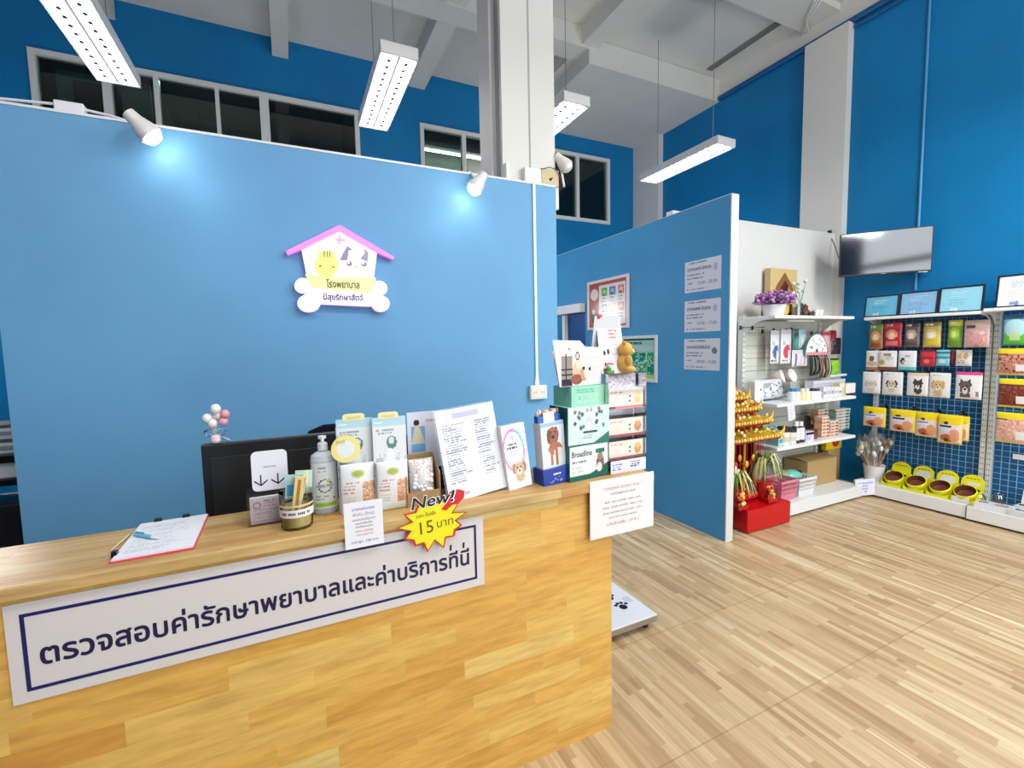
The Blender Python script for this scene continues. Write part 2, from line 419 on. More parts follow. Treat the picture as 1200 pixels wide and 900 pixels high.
# skirting moulding painted blue along the right wall
mb = MB(); mb.tube([(XR-.02, 2, 5.07), (XR-.02, 4.86, 5.07)], .035, 8, 'enamel', (12, 84, 140)); mb.tube([(XR-.02, 2, 4.99), (XR-.02, 3.1, 4.99)], .02, 8, 'enamel', (12, 84, 140))
tag(mb.build('cable_conduit', loc=(XR, 3.4, 5), world=True), 'dark blue painted conduit running along the top of the right-hand wall', 'conduit')
mb = MB()
for dx in (0, .035, .07): mb.tube([(XR-.32-dx, 3.72, 5.325), (XR-.32-dx, 4.75, 5.325)], .011, 6, 'enamel', (120, 122, 118))
tag(mb.build('ceiling_pipe', loc=(XR-.35, 4.2, 5.32), world=True), 'three thin grey pipes clipped under the ceiling near the right wall', 'pipe')
mb = MB()
for i, dx in enumerate((0, .04, .08)):
    mb.tube([(5.25+dx, 3.27, 5.44), (5.25+dx, 3.27, 5.25), (5.45+dx*.6, 3.5, 5.245), (XR-.01, 3.62+dx, 5.245)], .008, 6, 'enamel', (226, 226, 220))
tag(mb.build('cable_run', loc=(5.3, 3.3, 5.3), world=True), 'white cables bent around the ceiling beam end at the right wall', 'cable')
# pilasters on the right wall
struct(MB().box(5.60, XR+.01, 3.13, 3.60, 0, 5.04, 'white_paint'), 'trim_20'); struct(MB().box(5.60, XR+.01, 5.98, YB+.01, 0, 5.04, 'white_paint'), 'trim_21')
# reception wall (2.75 m high), free-standing
PX0, PX1, PY, PZ = -1.185, 1.755, 2.89, 2.75
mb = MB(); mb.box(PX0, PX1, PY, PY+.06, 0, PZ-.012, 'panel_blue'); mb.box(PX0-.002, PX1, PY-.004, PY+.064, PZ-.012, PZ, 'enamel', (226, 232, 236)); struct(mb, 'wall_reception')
# column behind it
mb = MB(); mb.box(1.375, 1.79, 2.955, 3.25, 0, ZS, 'white_paint'); mb.box(1.372, 1.38, 3.06, 3.26, 2.7, ZS, 'white_paint'); mb.box(1.352, 1.372, 3.10, 3.30, 2.7, ZS, 'white_paint'); mb.box(1.37, 1.373, 2.99, 3.05, 2.75, ZS, 'matte', (150, 150, 146))
mb.box(1.58, 1.592, 2.952, 2.956, 2.7, ZS, 'matte', (170, 168, 160)); mb.box(1.592, 1.602, 2.951, 2.956, 2.7, ZS, 'white_paint')
struct(mb, 'trim_22')
# partition, its white end, and the white wall behind the first shelf
DY0, DY1 = 4.48, 5.45
mb = MB(); mb.box(3.099, 3.17, 2.53, DY0, 0, 2.75, 'panel_blue_shaded'); mb.box(3.099, 3.17, DY1, YB, 0, 2.75, 'panel_blue_shaded'); mb.box(3.099, 3.17, DY0, DY1, 2.0, 2.75, 'panel_blue_shaded')
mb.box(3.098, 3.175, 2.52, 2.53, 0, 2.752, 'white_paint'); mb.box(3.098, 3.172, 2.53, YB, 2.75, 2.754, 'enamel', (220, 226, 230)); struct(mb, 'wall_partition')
struct(MB().box(3.17, 5.60, 3.20, 3.28, 0, 2.815, 'white_paint'), 'wall_alcove')
# doorway in the partition with its sliding track
d = MB().box(3.13, 3.16, DY0, 4.90, 0, 2.0, 'deep_blue').build('door_1', loc=(3.13, 4.7, 0), world=True, kind='structure'); d['_off'] = (3.13, 4.7, 0)
mb = MB(); mb.box(3.085, 3.16, 4.90, 4.965, 0, 1.99, 'enamel', (226, 228, 224)); mb.box(3.09, 3.10, 4.87, 4.88, 0, 1.99, 'enamel', (226, 228, 224)); mb.build('door_frame', d, world=True, label='white door post')
mb = MB(); mb.box(3.02, 3.095, 4.475, 5.5, 2.0, 2.10, 'enamel', (228, 230, 228)); mb.build('sliding_track', d, world=True, label='white sliding door track')
mb = MB(); mb.box(3.125, 3.14, 4.965, DY1, 0, 1.99, 'window_glass'); mb.build('glass_leaf', d, world=True, label='dark glass leaf')
# shopfront wall behind the photographer: unseen left panel coloured dark for the television's reflection, tall glazing on the right
mb = MB(); mb.box(XL-.15, .55, YF-.12, YF, 0, ZS, 'deep_blue'); mb.box(.55, XR+.15, YF-.12, YF, 4.7, ZS, 'white_paint'); mb.box(5.62, XR+.15, YF-.12, YF, 0, 4.7, 'white_paint'); struct(mb, 'wall_front')
mb = MB()
for x in (.55, 2.2, 3.9, 5.57): mb.box(x, x+.05, YF-.10, YF-.02, 0, 4.7, 'metal', (150, 152, 156))
mb.box(.55, 5.62, YF-.10, YF-.02, 3.18, 3.30, 'metal', (150, 152, 156)); mb.box(.55, 5.62, YF-.10, YF-.02, 2.4, 2.46, 'metal', (150, 152, 156)); struct(mb, 'window_4')
# windows
def window(i, x0, x1, divs, sash=True):
    y0, y1 = YB-.03, YB+.06; fr = (222, 224, 214); mb = MB(); t = .055
    for a, b, c, e in ((x0, x1, WZ1-t, WZ1), (x0, x1, WZ0, WZ0+t), (x0, x0+t, WZ0+t, WZ1-t), (x1-t, x1, WZ0+t, WZ1-t)): mb.box(a, b, y0, y1, c, e, 'enamel', fr)
    for k, wd in divs: mb.box(k-wd/2, k+wd/2, y0, y1, WZ0+t, WZ1-t, 'enamel', fr)
    w = mb.build('window_%d' % i, loc=((x0+x1)/2, YB, WZ0), world=True, kind='structure')
    ks = [x0+t]+[k for k, _ in divs]+[x1-t]
    for a, b in zip(ks, ks[1:]): MB().box(a, b, YB+.01, YB+.02, WZ0+t, WZ1-t, 'window_glass' if not (i == 2 and a > 2.2) else 'acrylic').build('pane', w, world=True)
    return w
window(1, *WIN[0], [(-1.65, .08), (-1.21, .05), (-.63, .04), (-.14, .10)])
window(2, *WIN[1], [(2.44, .06)]); window(3, *WIN[2], [(4.42, .06)])
MB_ = MB(); MB_.tube([(2.0, 7.9, 4.98), (3.75, 7.9, 4.98)], .02, 8, 'tube_glow', (255, 255, 250)); MB_.box(2.0, 3.75, 7.9, 7.96, 5.0, 5.06, 'enamel', (230, 230, 226))
tag(MB_.build('batten_light', loc=(2.3, 7.9, 4.98), world=True), 'long glowing batten light seen through the upper window left of the column', 'light')
struct(MB().box(1.0, 3.95, 8.3, 8.34, 3.36, ZS, 'matte', (150, 154, 148)), 'wall_upper_room')
struct(MB().box(.98, 1.0, YB+.15, 8.6, 3.36, ZS, 'matte', (70, 78, 74)), 'wall_upper_left'); struct(MB().box(3.95, 3.97, YB+.15, 8.6, 3.36, ZS, 'matte', (70, 78, 74)), 'wall_upper_right')
for x_, e_ in ((-1.9, 5), (-.4, 2), (4.5, 2)): pass
for x_, e_ in ((-1.0, 9), (4.6, 5)): lamp('POINT', 'storey_fill', (x_, 7.6, 5.2), e_, shadow_soft_size=.1, color=(.8, 1, .9))  # greenish fill lights added out of sight to lighten the window panes
# something pale stored behind the first window, and a green plant behind the last
mb = MB(); mb.box(-2.2, -1.35, 7.0, 7.04, 3.4, 4.8, 'matte', (150, 146, 136)); mb.box(-2.0, -1.62, 6.8, 6.98, 4.28, 4.62, 'matte', (40, 44, 42)); mb.box(-1.9, -1.75, 6.85, 6.95, 3.4, 4.3, 'matte', (170, 168, 160))
tag(mb.build('stored_screen', loc=(-1.8, 6.9, 3.36), world=True), 'dark boxy equipment on a pale stand behind the far left upper window', 'equipment')
mb = MB()
for k in range(16): mb.ell((3.95+.5*_h(k, 1)-.05, 6.85+.1*_h(k, 2), 3.74+.10*_h(k, 3)), (.06, .05, .035), 8, 5, 'matte', (110, 140+int(30*_h(k, 4)), 40))
tag(mb.build('green_plant', loc=(4.1, 6.85, 3.7), world=True), 'low green plant behind the upper window beside the white column', 'plant')

# ============================================================ LIGHT FITTINGS
def fixture():
    L, W, H = 1.20, .27, .085
    t = thing('pendant_light', (0, 0, 0), 'x', 'ceiling light', 'pendant fluorescent louvre lights')
    wh = (228, 226, 220); mb = MB(); th = .004
    mb.box(-W/2, W/2, -L/2, L/2, H-.006, H, 'enamel', wh)
    for sx in (-1, 1): mb.box(sx*W/2, sx*(W/2-th), -L/2, L/2, 0, H, 'enamel', wh)
    for sy in (-1, 1): mb.box(-W/2, W/2, sy*L/2, sy*(L/2-.012), 0, H, 'enamel', wh)
    mb.build('housing', t)
    mb = MB()
    for sx in (-1, 1):
        mb.add([(sx*(W/2-.006), -L/2+.02, .004), (sx*(W/2-.006), L/2-.02, .004), (sx*(W/2-.03), L/2-.02, H-.012), (sx*(W/2-.03), -L/2+.02, H-.012)], [(0, 1, 2, 3)], 'metal', (245, 245, 245))
    mb.add([(-.008, -L/2+.02, .004), (.008, -L/2+.02, .004), (.008, L/2-.02, .004), (-.008, L/2-.02, .004)], [(0, 1, 2, 3)], 'enamel', (245, 245, 245))
    for k in range(14):
        y = -L/2+.05+(L-.1)*k/13
        for sx in (-1, 1):
            x0, x1 = sorted((sx*.008, sx*(W/2-.008)))
            mb.prism([(x0, .003), (x1, .003), (x1, .045), ((x0+x1)/2, .022), (x0, .045)], y-.0015, y+.0015, 'enamel', (235, 236, 240))
    for k in range(13):
        for sx in (-1, 1): mb.box(sx*.062-.012, sx*.062+.012, -L/2+.05+(L-.1)*(k+.5)/13-.014, -L/2+.05+(L-.1)*(k+.5)/13+.014, .001, .003, 'matte', (14, 14, 20))  # dark pads standing in for the dark reflections between the blades
    mb.build('louvre', t, label='bright white reflecting louvre')
    for sx in (-1, 1):
        MB().tube([(sx*.062, -L/2+.03, .048), (sx*.062, L/2-.03, .048)], .014, 8, 'tube_glow', (255, 253, 248)).build('fluorescent_tube', t, label='glowing white tube')
    for sy in (-.42, .42):
        MB().tube([(0, sy, H), (0, sy, ZS-3.7+.02)], .0035, 6, 'metal', (150, 150, 150)).build('suspension_rod', t)
    return t
fx = fixture()
FX = [(-1.09, 4.06, 'glowing pendant light nearest the left edge, over the blue reception wall'),
      (.81, 4.04, 'glowing pendant light left of the white column'),
      (2.34, 4.08, 'glowing pendant light half hidden behind the white column'),
      (4.28, 4.16, 'glowing pendant light hanging over the white-ended partition')]
for i, (x, y, lb) in enumerate(FX):
    o = fx if i == 0 else copy_tree(fx); o.location = (x, y, 3.70); o['label'] = lb
# the rest of the room's fluorescent fittings, towards the shopfront (behind the photographer)
for i, (x, y, e) in enumerate(((-1.1, .4, 14), (.8, .4, 14), (2.5, .4, 30), (4.3, .4, 60), (-1.1, -1.6, 14), (1.6, -1.6, 22), (4.3, -1.6, 50))):
    lamp('AREA', 'room_lamp', (x, y, 3.72), e, shape='RECTANGLE', size=.26, size_y=1.2, color=(1, .985, .95))
# unseen fill lights, front and behind the partitions, added to lift ceiling and walls
for x, y, e in ((-1.6, .2, 40), (1.2, .2, 42), (4.0, -.2, 72)): lamp('POINT', 'front_fill', (x, y, 4.1), e, shadow_soft_size=.15, color=(1, .985, .95))
for x, y, z, e in ((-2.2, 5.0, 2.1, 34), (.2, 4.9, 2.1, 40), (2.0, 5.4, 2.1, 18), (4.4, 5.0, 2.1, 36)): lamp('POINT', 'hidden_fill', (x, y, z), e, shadow_soft_size=.12, color=(1, .98, .95))
def spotlight(p, target, lb, lit=True, e=60):
    p = Vector(p); t = thing('spotlight', tuple(p), lb, 'spotlight', 'clip-on spotlights over the reception wall'); dr = (Vector(target)-p).normalized()
    q = dr.to_track_quat('Z', 'Y').to_matrix().to_4x4()
    mb = MB(); mb.T = q; mb.lathe([(0.001, -.07), (.028, -.068), (.032, -.03), (.048, .02), (.052, .05), (.046, .052)], 20, 'enamel', (236, 226, 222)); mb.build('lamp_head', t)
    mb = MB(); mb.T = q; mb.lathe([(.044, .046), (.042, .062), (.028, .078), (.001, .084)], 20, 'lamp_glow' if lit else 'enamel', (255, 250, 245)); mb.build('lens', t, label='glowing lens' if lit else 'unlit lens')
    MB().tube([(0, 0, 0), (0, .04, .03), (0, PY-p.y+.02, PZ-p.z+.01)], .009, 8, 'enamel', (230, 230, 226)).build('arm', t)
    if lit:
        l = lamp('SPOT', 'spot_lamp', tuple(p+dr*.07), e, spot_size=radians(95), spot_blend=1, shadow_soft_size=.05, color=(.94, .96, 1)); l.rotation_euler = (-dr).to_track_quat('Z', 'Y').to_euler()
    return t
spotlight(at(166, 148, 'y', 2.76), (.30, 2.86, 1.75), 'lit white spotlight at the top left of the reception wall', e=3.4)
spotlight(at(561, 214, 'y', 2.76), (.50, 2.86, 1.75), 'lit white spotlight beside the foot of the white column', e=2.3)
spotlight(at(659, 190, 'y', 2.93), (2.3, 2.5, 2.2), 'unlit white spotlight on the right flank of the white column', lit=False)
mb = MB(); mb.box(1.765, 1.80, 2.925, 2.955, 2.60, 2.86, 'enamel', (232, 232, 226)); tag(mb.build('mounting_bracket', loc=(1.78, 2.94, 2.6), world=True), 'narrow white bracket below the unlit spotlight', 'bracket')
a = at(63, 133, 'y', 2.9); b = at(99, 139, 'y', 2.9)
mb = MB(); mb.box(a.x, b.x, 2.90, 2.95, PZ, PZ+.05, 'plastic', (232, 232, 238), .006); mb.tube([(a.x-.5, 2.93, PZ+.01), (a.x-.2, 2.92, PZ+.02), (a.x, 2.92, PZ+.035)], .006, 6, 'plastic', (236, 236, 236))
mb.tube([(b.x, 2.92, PZ+.03), (b.x+.1, 2.92, PZ+.02), (-.63, 2.90, PZ-.005)], .006, 6, 'plastic', (236, 236, 236))
tag(mb.build('spotlight_driver', loc=(a.x, 2.92, PZ), world=True), 'small white driver box and cable on top of the reception wall', 'power supply')
mb = MB(); a = at(613, 214, 'y', 2.93); b = at(633, 200, 'y', 2.93); mb.box(a.x, b.x, 2.90, 2.952, PZ+.002, b.z, 'plastic', (224, 222, 220), .005)
tag(mb.build('junction_box', loc=(a.x, 2.92, PZ), world=True), 'white junction box on the wall top where the conduit ends', 'junction box')
a = at(633, 219, 'y', 2.92); b = at(653, 203, 'y', 2.92); mb = MB(); mb.box(a.x, b.x, 2.90, 2.952, PZ+.002, b.z+.01, 'matte', (206, 184, 150)); mb.prism([(a.x+.06, PZ+.045), (a.x+.075, PZ+.03), (a.x+.095, PZ+.06)], 2.898, 2.9, 'matte', (30, 26, 24))
mb.tube([(a.x, 2.895, b.z), (a.x+.06, 2.89, b.z+.02), (a.x+.12, 2.89, b.z+.01), (b.x+.02, 2.895, PZ+.04), (b.x, 2.89, PZ-.03)], .003, 6, 'plastic', (60, 50, 45))
tag(mb.build('wiring_box', loc=(a.x, 2.92, PZ), world=True), 'open beige wiring box with loose wires at the reception wall corner', 'junction box')
mb = MB(); a = at(567, 208, 'y', 2.93); mb.box(1.375, 1.40, 2.9, 2.95, PZ+.002, 2.86, 'plastic', (230, 228, 224)); tag(mb.build('cable_clip', loc=(1.38, 2.92, PZ), world=True), 'small white bracket at the foot of the column, left side', 'bracket')
# conduit and socket
mb = MB(); mb.box(1.564, 1.584, PY-.012, PY, 1.335, PZ-.005, 'enamel', (222, 234, 240)); mb.prism([(1.556, 1.345), (1.592, 1.345), (1.584, 1.42), (1.564, 1.42)], PY-.013, PY, 'enamel', (226, 236, 240))
tag(mb.build('cable_trunking', loc=(1.574, PY, 1.34), world=True), 'white vertical trunking down the blue reception wall', 'trunking')
t = thing('wall_socket', (1.575, PY, 1.29), 'cream double power socket on the blue wall below the trunking', 'socket')
MB().box(-.068, .068, -.035, 0, -.05, .05, 'plastic', (232, 228, 214), .006).build('back_box', t)
mb = MB(); mb.box(-.055, .055, -.038, -.035, -.035, .035, 'plastic', (236, 230, 216))
for dx in (-.03, .03):
    for q in (-.008, .008): mb.box(dx+q-.002, dx+q+.002, -.0388, -.038, -.008, .008, 'plastic', (150, 110, 60))
mb.build('socket_plate', t)
mb = MB(); mb.tube([(XR-.012, 2.46, 2.1), (XR-.012, 2.46, 5.05)], .012, 8, 'enamel', (70, 140, 190)); tag(mb.build('conduit_pipe', loc=(XR, 2.46, 2.1), world=True), 'thin blue vertical conduit on the right wall behind the television', 'conduit')
# ============================================================ BACKLIT LOGO
def LG(u, v, y=2.845): p = at(320+u/7.5, 250+v/7.5, 'y', y); return (p.x, p.z)
c0 = at(398, 366, 'y', 2.87)
t = thing('logo_sign', (c0.x, 2.87, c0.z), 'glowing house-shaped logo with pink roof and a bone at its foot', 'illuminated sign')
def lpoly(name, pts, y0, y1, mat, col, side=None, label=None):
    return MB().prism([LG(*p) for p in pts], y0, y1, mat, col, side).build(name, t, world=True, label=label)
def circ(cx, cy, r, n=20, a0=0, a1=2*pi, ry=None): return [(cx+r*cos(a0+(a1-a0)*k/n), cy+(ry or r)*sin(a0+(a1-a0)*k/n)) for k in range(n)]
lpoly('house_panel', [(250, 320), (585, 150), (915, 345), (885, 590), (300, 560)], 2.852, 2.885, 'sign_glow', (255, 240, 250), (255, 190, 240))
lpoly('roof', [(110, 330), (585, 100), (1068, 385), (1050, 405), (915, 345), (585, 155), (250, 318), (130, 368)], 2.845, 2.886, 'sign_glow', (246, 130, 226), (230, 110, 210), 'pink roof')
mb = MB()
for cx, cy, rx, ry in ((262, 635, 75, 68), (930, 660, 75, 68), (315, 790, 102, 80), (945, 795, 80, 72)): mb.prism([LG(*p) for p in circ(cx, cy, rx, 24, ry=ry)][::-1], 2.842+.001*(cx % 3), 2.886, 'sign_glow', (255, 236, 250), (240, 170, 225))
mb.prism([LG(*p) for p in ((262, 600), (930, 610), (960, 790), (850, 820), (420, 800), (290, 800))][::-1], 2.8405, 2.886, 'sign_glow', (255, 238, 250), (240, 170, 225)); mb.build('bone', t, world=True)
lpoly('yellow_band', [(280, 535), (480, 560), (905, 570), (860, 700), (340, 655)], 2.8385, 2.84, 'sign_glow', (255, 248, 150), label='yellow band')
def flat(mb, pts, y, mat, col): vs = [(LG(*p)[0], y, LG(*p)[1]) for p in pts]; mb.add(vs, [list(range(len(vs)))], mat, col)
mb = MB(); G = 'sign_glow'
flat(mb, circ(470, 455, 105, 24, ry=110), 2.8505, G, (255, 248, 120)); flat(mb, [(395, 330), (540, 330), (540, 420), (395, 420)], 2.8503, G, (255, 248, 120))
for x in (450, 476, 500): flat(mb, [(x-6, 330), (x+6, 330), (x+5, 385), (x-5, 385)], 2.8495, 'gloss', (150, 130, 60))
for x, y in ((415, 462), (530, 470)): flat(mb, circ(x, y, 9), 2.849, 'gloss', (90, 80, 50))
flat(mb, [(590, 410), (615, 350), (655, 285), (700, 320), (665, 325), (655, 412)], 2.8503, 'gloss', (150, 140, 165)); flat(mb, [(770, 395), (808, 345), (800, 305), (840, 345), (832, 425)], 2.8503, 'gloss', (165, 150, 172))
for x, y in ((670, 440), (800, 445)):
    flat(mb, circ(x, y, 24, ry=22), 2.8501, 'gloss', (130, 110, 130)); flat(mb, circ(x-6, y-6, 12), 2.8495, G, (255, 255, 255))
flat(mb, circ(732, 470, 7), 2.8501, 'gloss', (120, 90, 110))
flat(mb, [(578, 190), (594, 190), (594, 222), (632, 226), (632, 242), (594, 242), (590, 275), (576, 275), (574, 240), (545, 236), (545, 222), (576, 222)], 2.8502, G, (240, 150, 220))
mb.build('printed_animals', t, world=True, label='cartoon animal faces and pink cross')
mb = MB(); a = LG(470, 655); b = LG(757, 590); mb.text('โรงพยาบาล', a[0], a[1], w=b[0]-a[0], h=b[1]-a[1], y=2.8375, mat='gloss', col=(90, 90, 30), bold=.035)
a = LG(443, 775); b = LG(787, 710); mb.text('มีสุขรักษาสัตว์', a[0], a[1]-.002, w=b[0]-a[0], h=b[1]-a[1], y=2.8398, mat='gloss', col=(96, 60, 120), bold=.035); mb.build('lettering', t, world=True, label='hospital name in Thai')

# ============================================================ COUNTER
CY, CX1, CZ = 1.483, 1.147, 1.071
t = thing('reception_counter', (0, CY, 0), 'light wooden reception counter with a thick worktop', 'counter')
MB().box(-2.2, CX1, CY, CY+.028, 0, CZ-.034, 'counter_wood').build('front_panel', t, world=True)
MB().box(CX1-.028, CX1, CY+.0285, CY+.34, 0, CZ-.034, 'counter_wood').build('side_panel', t, world=True)
MB().box(-2.2, 1.36, CY-.018, CY+.315, CZ-.034, CZ, 'slab_wood', (0, 0, 0), .004).build('worktop', t, world=True)
MB().box(-2.2, 1.118, CY+.35, CY+.78, .72, .75, 'slab_wood').build('desk_top', t, world=True)
MB().box(1.09, 1.118, CY+.345, CY+.78, 0, .72, 'counter_wood').build('desk_side', t, world=True)
MB().box(-2.2, -2.17, CY+.345, CY+.78, 0, .72, 'counter_wood').build('desk_side', t, world=True)
# long sign
y = CY-.004
P4 = [at(px, py, 'y', y) for px, py in ((3, 713), (565, 603), (567, 683), (22, 825))]
x0, x1, z1, z0 = -.657, .581, 1.024, .771
t = thing('counter_sign', (0, CY-.004, z0), 'long white sign with navy border and Thai lettering stuck on the counter front', 'sign')
MB().box(x0, x1, y, CY-.0002, z0, z1, 'gloss', (216, 207, 200)).build('board', t, world=True)
mb = MB(); nv = (22, 26, 92); m = .036; e = .0085; yy = y-.0006
for a, b, c, d in ((x0+m, x1-m, z1-m, z1-m+e), (x0+m, x1-m, z0+m-e, z0+m), (x0+m-e, x0+m, z0+m-e, z1-m+e), (x1-m, x1-m+e, z0+m-e, z1-m+e)): mb.box(a, b, yy, y, c, d, 'gloss', nv)
mb.build('border', t, world=True, label='navy border line')
mb = MB(); mb.text('ตรวจสอบค่ารักษาพยาบาลและค่าบริการทีนี', -.600, .857, w=1.125, h=.066, y=yy, mat='gloss', col=(20, 22, 66), bold=.024)
for px_ in (528, 543):     # the tone marks over the last two syllables
    q_ = at(px_, 642-(px_-528)*.2, 'y', yy); mb.prism([(q_.x-.0035, q_.z-.010), (q_.x+.0035, q_.z-.010), (q_.x+.005, q_.z+.010), (q_.x-.0025, q_.z+.010)], yy-.0003, yy, 'gloss', (20, 22, 66))
mb.build('lettering', t, world=True, label='navy Thai lettering')

# ---- clipboard, pen, stick
t = thing('clipboard', (-.372, 1.66, CZ), 'pink clipboard holding white papers at the left of the worktop', 'clipboard', rotz=radians(1))
MB().box(-.094, .094, -.148, .148, 0, .004, 'gloss', (226, 70, 90), .0015).build('board', t)
mb = MB(); mb.box(-.09, .09, -.141, .147, .004, .0075, 'paper', (236, 238, 248)); T = MB(); T.panel(.17, .27, .004, art(('bg', (238, 240, 248)), ('lines', .06, .1, .94, .9, 22, (190, 196, 214))), 0, mat='paper'); 
mb.T = Matrix.Translation((0, -.138, .0079)) @ Matrix.Rotation(-pi/2, 4, 'X'); mb.panel(.17, .27, .004, art(('bg', (238, 240, 248)), ('lines', .06, .1, .94, .9, 20, (196, 202, 218))), 0); mb.T = Matrix.Identity(4); mb.build('papers', t)
for a, b, r in ((-.045, .147, 0), (.03, .147, 0), (-.092, -.10, pi/2)):
    mb = MB(); mb.prism([(-.012, 0), (.012, 0), (.008, .014), (-.008, .014)], -.006, .006, 'gloss', (20, 20, 24)); mb.build('binder_clip', t, loc=(a, b, .003), rotz=r, label='small black clip')
pa, pb = at(158, 626, 'z', CZ+.014), at(198, 632.5, 'z', CZ+.014); dr = (pb-pa).normalized()
t = thing('pen', tuple(pa), 'light blue ballpoint pen lying on the clipboard papers', 'pen')
MB().tube([(0, 0, 0), tuple(dr*.075)], .0055, 10, 'gloss', (110, 196, 232)).build('barrel', t)
MB().tube([tuple(dr*.075), tuple(dr*.095), tuple(dr*.104)], [.0055, .004, .001], 10, 'gloss', (236, 244, 250)).build('tip', t, label='white tip')
MB().tube([tuple(dr*.004+Vector((0, 0, .007))), tuple(dr*.04+Vector((0, 0, .0075)))], .0018, 6, 'gloss', (70, 150, 200)).build('pocket_clip', t)
pa, pb = at(130, 645, 'z', CZ+.004), at(152, 626, 'z', CZ+.004); pc = at(163, 625, 'z', CZ+.013)
tag(MB().tube([pa, pb, pc], .0022, 6, 'paper', (224, 206, 170)).build('wooden_stick', loc=tuple(pa), world=True), 'thin pale wooden stick at the left edge of the clipboard', 'stick')

# ---- acrylic leaflet holder, arrow card, glass of pens, bottle
hx, hy = -.095, 1.645
t = thing('leaflet_holder', (hx, hy, CZ), 'small clear acrylic box with pink and white leaflets', 'leaflet holder')
mb = MB(); w, dd, h = .115, .055, .112
mb.box(-w/2, w/2, -dd/2, -dd/2+.002, 0, h*.92, 'acrylic'); mb.box(-w/2, w/2, dd/2-.002, dd/2, 0, h, 'acrylic'); mb.box(-w/2, -w/2+.002, -dd/2+.002, dd/2-.002, 0, h, 'acrylic'); mb.box(w/2-.002, w/2, -dd/2+.002, dd/2-.002, 0, h, 'acrylic'); mb.box(-w/2+.002, w/2-.002, -dd/2+.002, dd/2-.002, 0, .002, 'acrylic'); mb.build('acrylic_box', t)
for k in range(1):
    mb = MB(); mb.box(-.049, .049, -.018, -.006, .003, .088, 'paper', (246, 226, 230)); mb.panel(.098, .085, .003, art(('bg', (246, 236, 240)), ('rect', 0, 0, 1, .14, (238, 188, 200)), ('lines', .1, .2, .9, .55, 4, (226, 150, 160)), ('ring', .2, .7, .12, .14, (226, 130, 120), .6), ('lines', .4, .62, .9, .9, 3, (214, 150, 165))), -.0185, z0=.003)
    tag(mb.build('leaflet', loc=(hx, hy, CZ+.001)), 'pink and white leaflets standing in the acrylic box', 'leaflet')
mb = MB(); pr = []
W2, H2, r = .052, .128, .016
for cx, cz, a0 in ((W2-r, r, -pi/2), (W2-r, H2-r, 0), (-W2+r, H2-r, pi/2), (-W2+r, r, pi)): pr += [(cx+r*cos(a0+pi/2*k/5), cz+r*sin(a0+pi/2*k/5)) for k in range(6)]
mb.prism(pr, -.003, .003, 'gloss', (240, 238, 246))
for ax in (-.027, .022):
    mb.prism([(ax-.0018, .018), (ax+.0018, .018), (ax+.0018, .052), (ax-.0018, .052)], -.0036, -.003, 'gloss', (30, 28, 40))
    for sgn in (-1, 1): mb.prism([(ax, .016), (ax, .021), (ax+sgn*.019, .036), (ax+sgn*.019, .031)][::sgn], -.0036, -.003, 'gloss', (30, 28, 40))
mb.text('สแกนจ่าย', 0, .074, h=.008, y=-.0036, mat='gloss', col=(120, 116, 130), align='c')
p = at(317, 579, 'y', hy+.01)
tag(mb.build('arrow_card', loc=(p.x+.002, hy+.016, CZ+.1), rot=(radians(-4), 0, 0)), 'white rounded card with two black down arrows above the leaflet box', 'card')
jx, jy = -.012, 1.56
t = thing('pen_glass', (jx, jy, CZ), 'clear glass tumbler with a paper band beside the acrylic box', 'glass')
mb = MB(); mb.lathe([(.001, .001), (.043, .001), (.046, .006), (.049, .115)], 28, 'acrylic'); mb.build('tumbler', t)
mb = MB(); n_ = 30; vs = []
for k in range(n_): a = 2*pi*k/n_; vs += [(.0485*cos(a), .0485*sin(a), .042), (.0492*cos(a), .0492*sin(a), .066)]
mb.add(vs, [(2*k, 2*((k+1) % n_), 2*((k+1) % n_)+1, 2*k+1) for k in range(n_)], 'paper', (240, 236, 226), True)
for k in range(16):
    a = -2.45+k*.11; mb.T = Matrix.Rotation(a+pi/2, 4, 'Z'); mb.box(-.0018, .0014, -.0499, -.0493, .051, .058, 'paper', (50, 46, 50)) if k % 5 != 3 else None
mb.T = Matrix.Identity(4); mb.build('paper_band', t, label='white band with small dark writing')
mb = MB(); vs = []
for k in range(n_): a = 2*pi*k/n_; vs += [(.0492*cos(a), .0492*sin(a), .074), (.0495*cos(a), .0495*sin(a), .081)]
mb.add(vs, [(2*k, 2*((k+1) % n_), 2*((k+1) % n_)+1, 2*k+1) for k in range(n_)], 'gloss', (222, 190, 130), True); mb.build('tape_band', t, label='tan tape')
mb = MB(); mb.lathe([(.001, .0), (.041, .0), (.042, .03), (.001, .031)], 20, 'foil', (214, 190, 110), (0, 0, .009)); tag(mb.build('coin_sachets', loc=(jx, jy, CZ)), 'gold wrappers lying in the bottom of the glass tumbler', 'wrapper')
for i, (ang, ln, wd, c1, c2, lb) in enumerate(((-14, .15, .026, (232, 204, 140), (170, 120, 50), 'gold paper stick leaning right in the tumbler, front'), (-22, .155, .012, (236, 216, 160), (190, 150, 90), 'thin cream stick leaning furthest right in the tumbler'), (-6, .145, .02, (216, 180, 104), (150, 104, 40), 'darker gold stick standing upright in the tumbler'))):
    mb = MB(); mb.box(-wd/2, wd/2, -.003, .003, 0, ln, 'gloss', c1, .001); mb.box(-wd/6, wd/5, -.0034, -.003, .004, ln-.01, 'gloss', c2)
    tag(mb.build('paper_stick', loc=(jx-.008+i*.003, jy-.012+.01*i, CZ+.012), rot=(0, radians(-ang*.62), 0)), lb, 'stick', 'sticks in the tumbler')
